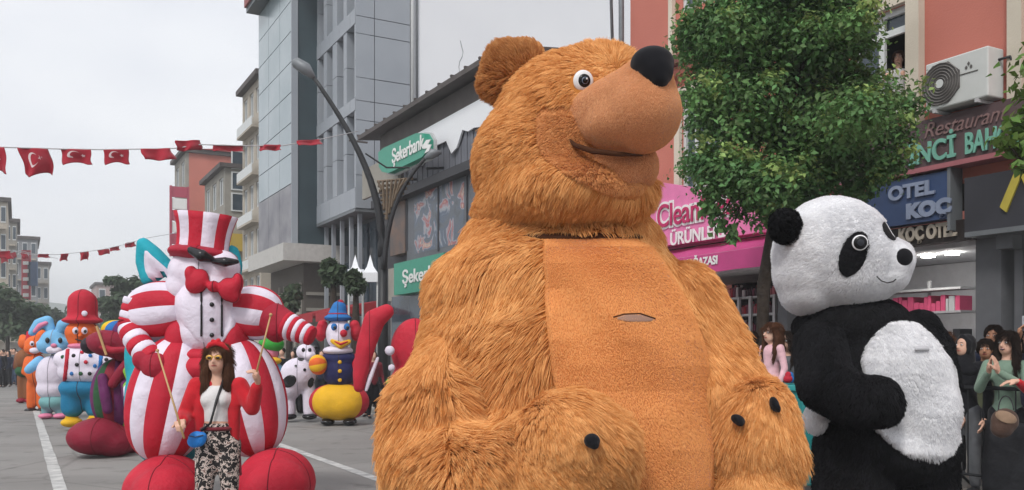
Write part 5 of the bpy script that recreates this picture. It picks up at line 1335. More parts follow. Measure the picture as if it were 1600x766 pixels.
for k in range(12):      # crown of the hat: upright panels flaring to the top
    vs = []; fs = []
    for i in range(7):
        f = i / 6; c = S(316 + 6 * f, 394 - f * 58, D1 - .02); r_ = rad(39 + 8 * f - 14 * f * (1 - f), D1)
        for j in range(5):
            x = j / 4; ph = 2 * PI * (k + x) / 12 + .2; kk = 1 + .05 * math.sin(PI * x)
            vs.append(c + Vector((math.cos(ph) * r_ * kk, math.sin(ph) * r_ * .85 * kk, math.cos(ph) * -.03)))
    for i in range(6):
        for j in range(4): a = i * 5 + j; fs.append((a, a + 1, a + 6, a + 5))
    top_ = S(322, 331, D1 - .02); vs.append(top_)
    fs += [(30 + j, 31 + j, len(vs) - 1) for j in range(4)]
    me = bpy.data.meshes.new('hat_panel'); me.from_pydata([tuple(v) for v in vs], [], fs); me.materials.append(RW[k % 2]); me.update(); put(RWn[k % 2], me, cf)
for (a, b_, tw) in (((298, 391), (332, 406), 10), ((334, 408), (370, 409), 8)):
    bb('dark_glasses', m_blk, cf, [Lm([(a[0], a[1], D1 - .36), ((a[0] + b_[0]) / 2, (a[1] + b_[1]) / 2 + 1, D1 - .40), (b_[0], b_[1], D1 - .34)], [tw * .6, tw, tw * .5])], .012, 3)
bow = bb('bow_tie', m_red, cf, [E(308, 440, D1 - .36, 17, 21, .1, Matrix.Rotation(R(35), 3, 'Y')), E(298, 428, D1 - .36, 9, 13, .09), E(359, 453, D1 - .36, 17, 19, .1, Matrix.Rotation(R(-25), 3, 'Y')), E(372, 442, D1 - .36, 8, 16, .08), E(333, 448, D1 - .38, 9, 9, .09), E(366, 462, D1 - .36, 10, 12, .08)], .016, 5)

# ---- maroon shoed jester walking left of it
D2 = 14.0
jf = thing('jester_inflatable', figbase(165, D2), 'jester inflatable with rainbow cap, plum checked body and huge maroon shoe', 'inflatable figure', 'inflatable parade figures')
bb('shoe', m_maro, jf, [E(152, 682, D2 - .3, 42, 29, .55), E(180, 690, D2 - .2, 30, 24, .45)], .04, 8)
bb('shoe', m_maro, jf, [E(215, 690, D2 + .6, 34, 24, .5)], .04, 6)
gores(jf, S(182, 618, D2), (rad(38, D2), rad(36, D2), rad(58, D2)), 12, [m_purp, m_dgrn, m_maro, m_purp, m_lime, m_dgrn], ['plum_panel', 'green_panel', 'maroon_panel', 'plum_panel', 'lime_panel', 'green_panel'], rot=Matrix.Rotation(.3, 3, 'Z'), pinch=.05)
for (a, b_) in (((205, 560), (176, 600)), ((160, 590), (168, 640)), ((196, 600), (204, 640))):
    bb('sash', m_purp if a[0] < 200 else m_maro, jf, [Lm([(a[0], a[1], D2 - .36), ((a[0] + b_[0]) / 2, (a[1] + b_[1]) / 2, D2 - .4), (b_[0], b_[1], D2 - .38)], [8, 9, 8])], .03, 4)
bb('head', m_maro, jf, [E(172, 536, D2 - .2, 34, 22, .34), E(196, 540, D2 - .1, 30, 26, .34), E(150, 532, D2 - .2, 14, 12, .2)], .035, 8)
bb('lip', m_redd, jf, [Lm([(150, 538, D2 - .45), (175, 548, D2 - .52), (202, 546, D2 - .45)], [5, 6, 5])], .025, 4)
for q_ in ([E(140, 540, D2, 12, 14, .2)], [E(205, 560, D2 + .1, 18, 20, .2)]): bb('hair', mat('dark_nylon', (40, 30, 40), rough=.6), jf, q_, .03, 5)
gores(jf, S(186, 518, D2 - .08), (rad(27, D2), rad(26, D2), rad(17, D2)), 12, [m_grn, m_yelw, m_blu, m_purp, m_redd, m_dgrn], ['green_panel', 'yellow_panel', 'blue_panel', 'plum_panel', 'red_panel', 'dark_panel'], rot=Matrix.Rotation(R(14), 3, 'Y'), pinch=.05, lat1=.6)
for (P, m_) in (([(196, 604), (212, 590), (226, 572)], m_lime), ([(200, 612), (216, 612), (230, 600)], m_lime), ([(198, 622), (204, 644), (200, 662)], m_dgrn), ([(204, 598), (200, 580), (206, 566)], m_lime)):
    bb('ribbon', m_, jf, [Lm([(a, b_, D2 - .5) for a, b_ in P], [5, 8, 4])], .03, 4)
bb('glove', m_wht, jf, [E(206, 616, D2 - .55, 12, 12, .14), E(200, 608, D2 - .55, 7, 8, .1), E(214, 610, D2 - .55, 6, 8, .1)], .025, 4)
MB().tube([S(151, 510, D2 - .5), S(166, 555, D2 - .6)], .02, 6).build('baton', mat('baton_wood', (176, 140, 96)), jf)

# ---- snowman style figure with a red top hat
D3 = 18.4
sf = thing('hat_inflatable', figbase(128, D3), 'inflatable with tall red top hat, orange face and polka dot shirt over teal trousers', 'inflatable figure', 'inflatable parade figures')
bb('hat', m_red, sf, [Lm([(129, 492, D3), (129, 474, D3)], [22, 22]), E(129, 466, D3, 21, 7, .28), E(129, 501, D3, 31, 6, .42)], .04, 4)
bb('hat_badge', m_wht, sf, [E(132, 490, D3 - .3, 5, 5, .04)], .02, 2)
bb('face', m_orange, sf, [E(129, 520, D3, 26, 20, .34), E(129, 532, D3, 22, 14, .3)], .04, 6)
for px in (118, 132): bb('eye', m_wht, sf, [E(px, 517, D3 - .32, 5, 6, .05)], .02, 2); 
for px in (119, 133): ell('pupil', m_blk, sf, S(px, 518, D3 - .38), (.03, .02, .035))
bb('nose', m_orange, sf, [Lm([(126, 524, D3 - .3), (124, 526, D3 - .55)], [4, 1.5])], .02, 2)
bb('mouth', m_blk, sf, [Lm([(118, 530, D3 - .3), (127, 533, D3 - .33), (137, 530, D3 - .3)], [1.2, 1.6, 1.2])], .014, 1)
body3 = bb('shirt', m_wht, sf, [E(132, 566, D3, 38, 30, .45), E(132, 582, D3, 40, 20, .45), E(98, 562, D3 - .1, 14, 14, .2), E(168, 566, D3 - .1, 16, 15, .2)], .04, 8)
b3 = bvh_of(body3); rg = random.Random(2)
dots = [(115, 556), (128, 551), (141, 556), (154, 552), (120, 570), (134, 566), (148, 572), (126, 584), (140, 584), (156, 584), (112, 584), (98, 558), (166, 562)]
for i, (x, y) in enumerate(dots):
    p = on(b3, x, y)[0]; ell('dot', [m_blk, m_red, m_blu, m_dgrn][i % 4], body3, p, (.042, .03, .042), None, 2)
for (x, m_) in ((105, m_red), (158, m_blu)):
    MB().tube([on(b3, x - (y - 560) * .1, y)[0] for y in range(542, 600, 6)], .045, 8).build('braces', m_, sf, smooth=True)
bb('trousers', m_blu if False else nylon('teal_trousers', (36, 120, 160)), sf, [E(130, 606, D3, 37, 18, .42), Lm([(116, 612, D3 - .05), (113, 636, D3 - .05)], [19, 17]), Lm([(146, 612, D3), (149, 640, D3)], [18, 14])], .04, 6)
for px in (112, 148): bb('shoe', m_yelw, sf, [E(px, 660, D3 - .12, 15, 8, .28), E(px, 652, D3, 9, 9, .14)], .035, 4)
bb('scarf', m_pinkn, sf, [E(131, 541, D3 - .05, 24, 6, .32)], .03, 3)
bb('coat_tail', m_orange, sf, [Lm([(160, 600, D3 + .1), (164, 640, D3 + .1)], [10, 8])], .04, 3)
# ---- blue rabbit
D4 = 21.5
rf_ = thing('rabbit_inflatable', figbase(82, D4), 'pale blue rabbit inflatable with one folded ear and a spotted white apron', 'inflatable figure', 'inflatable parade figures')
rh = bb('head', m_lblue, rf_, [E(84, 534, D4, 20, 20, .3), E(72, 540, D4 - .1, 14, 13, .22), E(97, 540, D4 - .1, 12, 13, .22)], .04, 6)
bb('ear', m_lblue, rf_, [Lm([(80, 518, D4), (74, 502, D4), (60, 506, D4 - .05), (50, 520, D4 - .1)], [7, 9, 8, 6])], .035, 5)
bb('ear', m_lblue, rf_, [Lm([(92, 520, D4), (98, 508, D4), (108, 502, D4)], [7, 9, 6])], .035, 5)
bb('ear_lining', m_pinkn, rf_, [Lm([(72, 505, D4 - .12), (62, 509, D4 - .16), (54, 518, D4 - .2)], [3.5, 4, 3])], .025, 3)
for px in (74, 94): ell('eye', m_blk, rf_, S(px, 532, D4 - .3), (.05, .04, .07))
ell('nose', m_pinkn, rf_, S(84, 540, D4 - .34), (.07, .05, .05)); bb('muzzle', m_wht, rf_, [E(80, 547, D4 - .26, 8, 6, .1), E(89, 547, D4 - .26, 8, 6, .1)], .025, 3)
rb = bb('body', m_wht, rf_, [E(82, 585, D4, 24, 30, .36), E(82, 608, D4, 24, 18, .34)], .04, 6)
bb('arm', m_lblue, rf_, [Lm([(62, 565, D4), (52, 572, D4 - .1), (45, 578, D4 - .1)], [9, 8, 7])], .035, 4); bb('arm', m_lblue, rf_, [Lm([(102, 566, D4), (108, 584, D4 - .1)], [8, 7])], .035, 4)
br_ = bvh_of(rb)
for i, (x, y) in enumerate([(74, 572), (84, 578), (92, 570), (78, 590), (90, 592), (84, 604)]): ell('dot', [m_yelw, m_red, m_blk][i % 3], rb, on(br_, x, y)[0], (.05, .03, .05), None, 2)
bb('skirt', nylon('pale_teal_nylon', (120, 170, 172)), rf_, [E(84, 628, D4, 22, 14, .32), Lm([(74, 632, D4), (73, 644, D4)], [9, 8]), Lm([(94, 632, D4), (95, 644, D4)], [9, 8])], .04, 4)
for px in (72, 95): bb('foot', m_pinkn, rf_, [E(px, 650, D4 - .1, 11, 4.5, .22)], .03, 3)
# ---- orange fox like figure and a brown one behind
D5 = 24.5
of = thing('orange_inflatable', figbase(58, D5), 'slim orange animal inflatable with raised red ears, left of the blue rabbit', 'inflatable figure', 'inflatable parade figures')
bb('head', m_orange, of, [E(56, 540, D5, 17, 16, .28), E(48, 545, D5 - .1, 10, 9, .2), E(67, 528, D5, 10, 13, .2)], .04, 5)
for px, py in ((44, 520), (68, 518)): bb('ear', m_red, of, [Lm([(px + 2, py + 12, D5), (px, py, D5)], [6, 3])], .03, 3)
for px in (50, 60): ell('eye', m_wht, of, S(px, 537, D5 - .28), (.06, .04, .07)); 
for px in (50, 60): ell('pupil', m_blk, of, S(px, 538, D5 - .33), (.03, .02, .035))
bb('muzzle', m_wht, of, [E(54, 548, D5 - .26, 8, 5, .12)], .03, 2)
bb('body', m_orange, of, [E(58, 578, D5, 17, 26, .3), Lm([(50, 600, D5), (49, 634, D5)], [8, 7]), Lm([(66, 600, D5), (66, 634, D5)], [8, 7]), Lm([(44, 562, D5), (38, 582, D5 - .1)], [6, 5])], .04, 5)
for px in (48, 67): bb('shoe', m_blk, of, [E(px, 641, D5 - .1, 9, 4, .2)], .03, 2)
D6 = 28.0
nf = thing('brown_inflatable', figbase(38, D6), 'small brown and green inflatable at the far left end of the parade', 'inflatable figure', 'inflatable parade figures')
m_brn = nylon('brown_nylon', (132, 84, 54))
bb('head', m_orange, nf, [E(40, 536, D6, 11, 11, .22), E(36, 528, D6, 6, 6, .12)], .04, 4)
bb('body', m_brn, nf, [E(39, 562, D6, 13, 18, .3), Lm([(34, 590, D6), (34, 622, D6)], [7, 6]), Lm([(45, 590, D6), (45, 622, D6)], [7, 6]), Lm([(28, 556, D6), (25, 574, D6)], [5, 4])], .045, 4)
bb('vest', m_dgrn, nf, [E(39, 580, D6, 14, 10, .31)], .04, 3)
for px in (33, 46): bb('shoe', m_maro, nf, [E(px, 626, D6 - .1, 7, 4, .18)], .03, 2)

# ---- clown
D7 = 19.6
kf = thing('clown_inflatable', figbase(530, D7), 'clown inflatable with blue hat, navy vest and yellow and red balloon trousers', 'inflatable figure', 'inflatable parade figures')
gores(kf, S(530, 628, D7), (rad(47, D7), rad(36, D7), rad(29, D7)), 6, [m_red, m_yelw, m_yelw], ['red_panel', 'yellow_panel', 'yellow_panel'], pinch=.05, off=-.5, power=.8)
for px in (511, 546):
    bb('trouser_leg', m_yelw, kf, [Lm([(px, 636, D7 - .05), (px + 1, 650, D7 - .05)], [14, 10])], .035, 4)
    bb('shoe', m_blk, kf, [E(px + 1, 659, D7 - .14, 11, 6, .26), E(px + 2, 652, D7, 8, 7, .12)], .03, 4)
tk = bb('vest', m_navy, kf, [E(530, 580, D7, 26, 28, .34), E(530, 560, D7, 28, 14, .32)], .035, 5)
bb('collar', m_wht, kf, [E(528, 548, D7 - .03, 24, 8, .34)], .03, 4)
bk = bvh_of(tk)
for y in (566, 580, 594): ell('button', m_yelw, kf, on(bk, 531, y)[0], (.045, .03, .045), None, 2)
gores(kf, S(497, 570, D7 - .25), (rad(16, D7), rad(15, D7), rad(14, D7)), 8, [m_yelw, m_orange], ['yellow_panel', 'orange_panel'], rot=Matrix.Rotation(R(80), 3, 'Y'), pinch=.05)
bb('arm', m_red, kf, [Lm([(510, 562, D7), (500, 568, D7 - .15)], [8, 9])], .03, 3)
bb('arm', m_red, kf, [Lm([(552, 560, D7), (562, 580, D7 - .1)], [8, 9])], .03, 3)
fk = bb('face', m_wht, kf, [E(530, 522, D7, 21, 24, .3), E(530, 530, D7 - .05, 19, 16, .28)], .03, 6)
for px in (501, 557): bb('hair_tuft', m_red, kf, [E(px, 520, D7, 9, 14, .2), E(px + (3 if px < 530 else -3), 508, D7, 8, 8, .18)], .03, 4)
bb('nose', m_red, kf, [E(537, 521, D7 - .33, 6, 6, .09)], .02, 2)
bb('lips', m_yelw, kf, [Lm([(520, 533, D7 - .28), (532, 540, D7 - .31), (545, 534, D7 - .28)], [4, 5.5, 4])], .022, 3)
bb('mouth', m_red, kf, [Lm([(523, 534, D7 - .34), (532, 538, D7 - .38), (543, 534, D7 - .34)], [1.2, 2, 1.2])], .014, 1)
for px in (522, 542):
    bb('eye_paint', m_blu, kf, [E(px, 511, D7 - .27, 5, 6, .06)], .02, 2); ell('pupil', m_blk, kf, S(px + 1, 512, D7 - .34), (.03, .02, .035))
bb('hat', m_blu, kf, [E(528, 497, D7, 22, 6, .33), Lm([(528, 492, D7), (530, 482, D7)], [15, 12])], .03, 4); bb('hat_band', m_redd, kf, [E(528, 491, D7, 16.5, 2.5, .24)], .02, 2)
bb('pompom', m_redd, kf, [E(532, 474, D7, 6, 6, .09)], .02, 2)
# ---- big leaning red figure with white bobbles
D8 = 17.0
gf = thing('red_inflatable', figbase(640, D8), 'red inflatable with a long leaning arm and white bobbles, half hidden behind the bear', 'inflatable figure', 'inflatable parade figures')
bb('leaning_arm', m_red, gf, [Lm([(604, 487, D8 - .3), (585, 500, D8 - .35), (572, 540, D8 - .4), (563, 584, D8 - .42), (561, 605, D8 - .42)], [12, 17, 15, 12, 9])], .03, 6)
bb('trim', m_wht, gf, [Lm([(590, 560, D8 - .36), (578, 592, D8 - .4), (572, 610, D8 - .4)], [3, 4, 3])], .025, 3)
bb('body', m_red, gf, [E(648, 545, D8, 38, 48, .4), E(650, 600, D8, 42, 36, .5), Lm([(632, 620, D8), (630, 662, D8)], [16, 15]), Lm([(660, 620, D8), (662, 662, D8)], [16, 15])], .04, 6)
for (x, y, r_) in ((609, 548, 8), (612, 575, 6)): bb('bobble', m_wht, gf, [E(x, y, D8 - .45, r_, r_, r_ * D8 / F)], .025, 2)
bb('sash', m_grn, gf, [Lm([(606, 596, D8 - .4), (614, 610, D8 - .42)], [4, 5])], .025, 2)
for px in (620, 663): bb('shoe', m_blk, gf, [E(px, 676, D8 - .1, 18, 7, .3)], .04, 3)
# ---- cow
D9 = 20.5
wf = thing('cow_inflatable', figbase(468, D9), 'white cow inflatable with black patches, between the striped figure and the clown', 'inflatable figure', 'inflatable parade figures')
cw = bb('body', m_wht, wf, [E(466, 585, D9, 28, 26, .38), E(452, 604, D9, 20, 22, .32), E(480, 570, D9, 18, 18, .3), Lm([(450, 620, D9), (452, 644, D9)], [11, 10]), Lm([(482, 605, D9), (484, 644, D9)], [10, 10])], .035, 6)
bcw = bvh_of(cw)
for i, (x, y, rx, ry, ro) in enumerate(((452, 596, 12, 9, -.6), (486, 598, 5, 8, .3), (470, 560, 6, 4, 0), (476, 578, 2.5, 2.5, 0), (462, 572, 2, 2, 0))):
    patch('black_patch', m_blk, cw, [bcw], tilt_rows(x, y, rx, ry, ro, d=4), 8, .02, 0, camview)
for px in (452, 484): bb('hoof', m_blk, wf, [E(px, 651, D9 - .06, 12, 5, .2)], .03, 2)
bb('leg_band', m_blk, wf, [Lm([(468, 618, D9 + .1), (470, 640, D9 + .1)], [7, 7])], .03, 2)
bb('head', m_wht, wf, [E(478, 550, D9 - .1, 15, 13, .24), E(484, 556, D9 - .25, 10, 8, .16)], .03, 4)
for px, py in ((464, 545), (492, 543)): bb('ear', m_blk, wf, [E(px, py, D9, 6, 4, .06)], .02, 2)
for px in (474, 484): ell('eye', m_blk, wf, S(px, 547, D9 - .33), (.04, .03, .05))
# ---- green capped one behind the striped belly
D10 = 22.0
ef = thing('green_cap_inflatable', figbase(424, D10), 'inflatable with a green cap and pink face, showing over the striped belly', 'inflatable figure', 'inflatable parade figures')
bb('cap', m_grn, ef, [E(424, 538, D10, 20, 14, .34), E(430, 528, D10, 10, 8, .2)], .035, 5)
bb('face', m_pinkn, ef, [E(418, 552, D10, 18, 14, .3)], .035, 4)
bb('beak', m_yelw, ef, [E(428, 564, D10 - .2, 12, 6, .2), E(420, 568, D10 - .15, 8, 4, .16)], .03, 3)
bb('body', m_lblue, ef, [E(424, 595, D10, 24, 32, .4), Lm([(414, 620, D10), (413, 640, D10)], [9, 9]), Lm([(434, 620, D10), (435, 640, D10)], [9, 9])], .04, 4)
for px in (412, 436): bb('shoe', m_orange, ef, [E(px, 647, D10 - .1, 12, 5, .2)], .04, 2)
D11 = 27.0
hf = thing('monkey_inflatable', figbase(487, D11), 'small black and grey inflatable with a lime hat, above the cow', 'inflatable figure', 'inflatable parade figures')
bb('body', mat('charcoal_nylon', (50, 50, 56), rough=.5), hf, [E(487, 548, D11, 14, 20, .3), Lm([(481, 570, D11), (480, 622, D11)], [6, 5]), Lm([(494, 570, D11), (495, 622, D11)], [6, 5])], .045, 4)
bb('face', m_wht, hf, [E(484, 526, D11, 9, 9, .2), ], .04, 3); bb('hat', m_lime, hf, [E(484, 514, D11, 8, 6, .16)], .035, 2)
for px in (481, 488): ell('eye', m_blk, hf, S(px, 525, D11 - .2), (.04, .03, .05))

m_sred, m_swht, m_sdk = mat('seam_red', (120, 24, 38), rough=.8), mat('seam_grey', (150, 146, 156), rough=.8), mat('seam_dark_cloth', (60, 40, 50), rough=.8)
for fig in (cf, jf, sf, rf_, of, kf, gf, wf, ef):
    for o in list(fig.children):
        if o.type == 'MESH' and o.data.materials and len(o.data.vertices) > 700 and o.name.split('.')[0] in ('shoe', 'torso', 'head', 'body', 'mitten', 'hat', 'face', 'shirt', 'trousers', 'back_body', 'leaning_arm', 'vest', 'hips', 'skirt', 'trouser_leg', 'bow_tie', 'hat_brim'):
            mm = o.data.materials[0]; sm2 = m_sred if mm in (m_red, m_redd, m_maro) else (m_swht if mm in (m_wht, m_lblue) else m_sdk)
            seams(o, sm2, ('x',) if o.name.split('.')[0] in ('torso', 'shirt', 'mitten', 'leaning_arm') else ('x', 'y'), .006 if fig == cf else .008)
# ================================================================ people
m_sk = [mat('skin_tone', (212, 168, 146), rough=.55, var=.05, scale=8), mat('skin_tone_tan', (182, 132, 104), rough=.55, var=.05, scale=8), mat('skin_tone_pale', (220, 176, 154), rough=.55, var=.05, scale=8)]
m_hairs = [mat('dark_hair', (36, 28, 26), rough=.55, var=.25, scale=40, stretch=(1, 1, .12)), mat('brown_hair', (74, 48, 36), rough=.55, var=.25, scale=40, stretch=(1, 1, .12)), mat('grey_hair', (150, 146, 142), rough=.6, var=.2, scale=40)]
m_strand = [furmat('dark_strands', (26, 20, 18), (56, 44, 38), tipmix=.1), furmat('brown_strands', (62, 38, 28), (104, 70, 50), tipmix=.1), furmat('grey_strands', (120, 118, 116), (170, 168, 164))]
m_lip = mat('lip_tone', (158, 72, 70), rough=.5); m_iris = mat('dark_iris', (34, 24, 20), rough=.2)
C_ = {}
def cl_(n, rgb): return cloth('cloth_' + n, rgb)
def lerp3(a, b, t): return a + (b - a) * t
def person(label, base, H=1.68, heading=0, top=None, legs=None, shoes=None, hair='long', hm=0, skin=0, pose=None, near=True, group=None, scarf=None, skirt=False, sleeves='long', head_turn=0, name='person', face=True, open_mouth=False, cat='person', fat=1.0, child=False, parts=None):
    th = thing(name, base, label, cat, group); b = Vector(base); hs = 1.0
    rot = Matrix.Rotation(heading, 3, 'Z'); hrot = Matrix.Rotation(heading + head_turn, 3, 'Z')
    J = dict(head=(0, -.01, .925), neck=(0, 0, .845), chest=(0, 0, .73), belly=(0, 0, .62), hip=(0, 0, .53),
             shL=(-.105, 0, .80), shR=(.105, 0, .80), elL=(-.145, .01, .62), elR=(.145, .01, .62), wrL=(-.15, -.06, .475), wrR=(.15, -.06, .475),
             hiL=(-.052, 0, .51), hiR=(.052, 0, .51), knL=(-.06, -.01, .275), knR=(.06, -.01, .275), anL=(-.06, .01, .045), anR=(.06, .01, .045), handL=None, handR=None)
    if pose: J.update(pose)
    def P(k, off=(0, 0, 0)): v = J[k] if isinstance(k, str) else k; return b + rot @ (Vector(v) * H + Vector(off) * H)
    hc = P('head')
    def Hd(x, y, z): return hc + hrot @ (Vector((x, y, z)) * H * (1.25 if child else 1))
    hk = H * (1.25 if child else 1)
    vx = .014 if near else .03
    sk = m_sk[skin]
    body = [('e', Hd(0, .012, .012), (hk * .046, hk * .056, hk * .060), hrot), ('e', Hd(0, -.016, -.020), (hk * .036, hk * .038, hk * .046), hrot), ('e', Hd(0, -.02, -.046), (hk * .022, hk * .022, hk * .016), hrot),
            ('l', [P('neck', (0, .005, -.02)), Hd(0, .008, -.03)], [H * .032, H * .029]),
            ('l', [P('shL'), P('elL'), P('wrL')], [H * .024, H * .021, H * .014]), ('l', [P('shR'), P('elR'), P('wrR')], [H * .024, H * .021, H * .014]),
            ('l', [P('chest'), P('hip')], [H * .06 * fat, H * .062 * fat]), ('l', [P('shL'), P('shR')], [H * .028, H * .028]), ('l', [P('chest'), P('neck')], [H * .05, H * .03]),
            ('l', [P('hiL'), P('knL'), P('anL')], [H * .05, H * .032, H * .02]), ('l', [P('hiR'), P('knR'), P('anR')], [H * .05, H * .032, H * .02]),
            ('e', P('anL', (0, -.03, -.025)), (H * .022, H * .06, H * .016), rot), ('e', P('anR', (0, -.03, -.025)), (H * .022, H * .06, H * .016), rot)]
    if near:
        body += [('l', [Hd(0, -.053, .012), Hd(0, -.066, -.010)], [hk * .0045, hk * .0085]), ('e', Hd(-.046, .008, 0), (hk * .006, hk * .011, hk * .017), hrot), ('e', Hd(.046, .008, 0), (hk * .006, hk * .011, hk * .017), hrot)]
    bb('body', sk, th, body, vx if near else .035, 3 if near else 2)
    if near:
        for sd, wr, el in ((-1, 'wrL', 'elL'), (1, 'wrR', 'elR')):
            hd_ = J['hand' + ('L' if sd < 0 else 'R')]
            w = P(wr); d = (Vector(hd_) if hd_ else (Vector(J[wr]) - Vector(J[el]))).normalized(); d = rot @ d
            pn = J.get('palm' + ('L' if sd < 0 else 'R')); pn = rot @ Vector(pn) if pn else rot @ Vector((-sd * .8, -.3, 0)); pn = (pn - d * pn.dot(d)).normalized()
            side = d.cross(pn).normalized() * 1.0
            if (side.dot(rot @ Vector((0, -1, 0)))) < 0 and not J.get('flip'): side = -side
            curl = J.get('curl', .25)
            hh = H * .105
            pr = [('l', [w, w + d * hh * .25], [H * .014, H * .016])]
            for q, (o_, ln_) in enumerate(((.032, .4), (.011, .46), (-.010, .43), (-.030, .33))):
                k0 = w + d * hh * .48 + side * o_ * H * .62; pr.append(('l', [w + d * hh * .12 + side * o_ * H * .35, k0], [H * .011, H * .009]))
                k1 = k0 + (d * (1 - curl * .5) + pn * curl).normalized() * hh * ln_ * .55; k2 = k1 + (d * (1 - curl * 1.3) + pn * curl * 1.8).normalized() * hh * ln_ * .5
                pr.append(('l', [k0, k1, k2], [H * .0062, H * .0056, H * .0045]))
            t0_ = w + d * hh * .16 + side * H * .014; t1_ = t0_ + (d * .6 + side * .7 + pn * .3).normalized() * hh * .26; pr.append(('l', [t0_, t1_, t1_ + (d * .9 + side * .2 + pn * .3).normalized() * hh * .2], [H * .009, H * .0075, H * .0055]))
            bb('hand', sk, th, pr, .0065, 2)
    # clothes
    if top:
        pr = [('l', [P('chest', (0, 0, .03)), P('belly'), P('hip', (0, 0, .0))], [H * .075 * fat, H * .068 * fat, H * .074 * fat]), ('e', P('chest', (0, 0, .0)), (H * .095 * fat, H * .062, H * .075), rot), ('e', P('hip', (0, 0, .01)), (H * .088 * fat, H * .068, H * .05), rot),
              ('l', [P('shL', (.01, 0, -.005)), P('shR', (-.01, 0, -.005))], [H * .036, H * .036]), ('l', [P('chest', (0, 0, .03)), P('neck', (0, 0, -.03))], [H * .06, H * .036])]
        for a in 'LR':
            e = Vector(J['el' + a]); w_ = Vector(J['wr' + a])
            if sleeves == 'long': pr.append(('l', [P('sh' + a), P('el' + a), P(tuple(e.lerp(w_, .9)))], [H * .036, H * .031, H * .022]))
            else: pr.append(('l', [P('sh' + a), P(tuple(Vector(J['sh' + a]).lerp(e, .65)))], [H * .036, H * .034]))
        bb('top', top, th, pr, .016 if near else .04, 4 if near else 2)
    if legs:
        if skirt: pr = [('l', [P('hip'), P((0, 0, .3)), P((0, 0, .09))], [H * .085, H * .095, H * .11])]
        else:
            pr = [('e', P('hip', (0, 0, -.005)), (H * .086 * fat, H * .066, H * .05), rot), ('l', [P('hip'), P('belly', (0, 0, -.035))], [H * .07 * fat, H * .069 * fat])]
            for a in 'LR': pr.append(('l', [P('hi' + a), P('kn' + a), P('an' + a, (0, 0, .02))], [H * .056 * fat, H * .042, H * .034]))
        bb('trousers' if not skirt else 'skirt', legs, th, pr, .018 if near else .04, 4 if near else 2)
    sm_ = shoes or m_black
    for a in 'LR': bb('shoe', sm_, th, [('e', P('an' + a, (0, -.035, -.022)), (H * .026, H * .07, H * .021), rot), ('e', P('an' + a, (0, .005, -.01)), (H * .024, H * .03, H * .028), rot)], .014 if near else .03, 2)
    hmt = m_hairs[hm]
    if scarf:
        bb('headscarf', scarf, th, [('e', Hd(0, .024, .014), (hk * .057, hk * .058, hk * .068), hrot), ('l', [Hd(-.043, -.008, .028), Hd(-.042, -.012, -.03), Hd(0, -.012, -.075), Hd(.042, -.012, -.03), Hd(.043, -.008, .028), Hd(0, -.02, .068), Hd(-.043, -.008, .028)], [hk * .014] * 7),
            ('l', [Hd(0, .02, -.05), P('chest', (0, -.01, .06))], [H * .05, H * .07]), ('e', P('chest', (0, -.01, .04)), (H * .1, H * .07, H * .05), rot)], .013 if near else .03, 3)
    elif hair:
        pr = [('e', Hd(0, .02, .024), (hk * .053, hk * .056, hk * .058), hrot)]
        if hair == 'long':
            for sx_ in (-1, 1): pr.append(('l', [Hd(sx_ * .036, -.006, .045), Hd(sx_ * .05, .006, -.005), Hd(sx_ * .056, .004, -.06), Hd(sx_ * .055, -.008, -.12), Hd(sx_ * .05, -.02, -.17)], [hk * .016, hk * .02, hk * .023, hk * .021, hk * .01]))
            pr.append(('l', [Hd(0, .045, 0), Hd(0, .05, -.08), Hd(0, .05, -.16)], [hk * .045, hk * .048, hk * .035]))
        elif hair == 'tail': pr.append(('l', [Hd(0, .06, .04), Hd(0, .09, -.02), Hd(0, .08, -.12)], [hk * .02, hk * .022, hk * .012]))
        ho_ = bb('hair', hmt, th, pr, .012 if near else .03, 3)
        if near: hairs('strands', ho_, 8000, .075 if hair == 'long' else .035, m_strand[hm], lambda P_, N_: np.stack([N_[:, 0] * .15, N_[:, 1] * .15, np.full(len(P_), -1.0)], 1), rad=.0011, clump=.5, clump_n=60, seed=len(label), lift=.03, pts=5, back=-.6, lvar=.3)
    if near and face:
        for sx_ in (-1, 1):
            e_ = ell('eye', m_eyew, th, Hd(sx_ * .0185, -.0475, .010), (hk * .0075, hk * .005, hk * .0042), hrot, 2)
            ell('iris', m_iris, e_, Hd(sx_ * .0185, -.0515, .010), (hk * .0036, hk * .0026, hk * .0036), hrot, 2)
            MB().tube([Hd(sx_ * .029, -.044, .020), Hd(sx_ * .019, -.0505, .0245), Hd(sx_ * .009, -.0515, .0215)], [hk * .0014, hk * .0026, hk * .002], 5).build('eyebrow', hmt, th, smooth=True)
        if open_mouth: ell('mouth', mat('mouth_dark', (70, 24, 26)), th, Hd(0, -.0505, -.030), (hk * .013, hk * .006, hk * .007), hrot, 2); ell('teeth', m_eyew, th, Hd(0, -.0535, -.0275), (hk * .0105, hk * .004, hk * .0024), hrot, 2)
        MB().tube([Hd(-.014, -.0485, -.029), Hd(0, -.0555, -.027 - (.0 if not open_mouth else -.002)), Hd(.014, -.0485, -.029)], [hk * .002, hk * .0032, hk * .002], 5).build('lips', m_lip, th, smooth=True)
    th['_'] = 0; del th['_']
    return th, P, Hd
PVZ = .14
def at_(px, d, z=PVZ): v = S(px, 550, d); v.z = z; return v
blk = cl_('black', (28, 28, 32)); gry = cl_('grey', (92, 94, 98)); grn_ = cl_('sage', (118, 140, 124)); wht_ = cl_('white', (214, 212, 212)); pnk = cl_('pale_pink', (220, 176, 184)); nvy = cl_('navy', (38, 42, 60)); redc = cl_('red', (190, 38, 48)); brn = cl_('brown', (96, 70, 56)); olv = cl_('olive', (88, 92, 72)); den = cl_('denim', (66, 80, 104)); crm = cl_('cream', (196, 186, 168)); mar = cl_('maroon', (110, 40, 50))

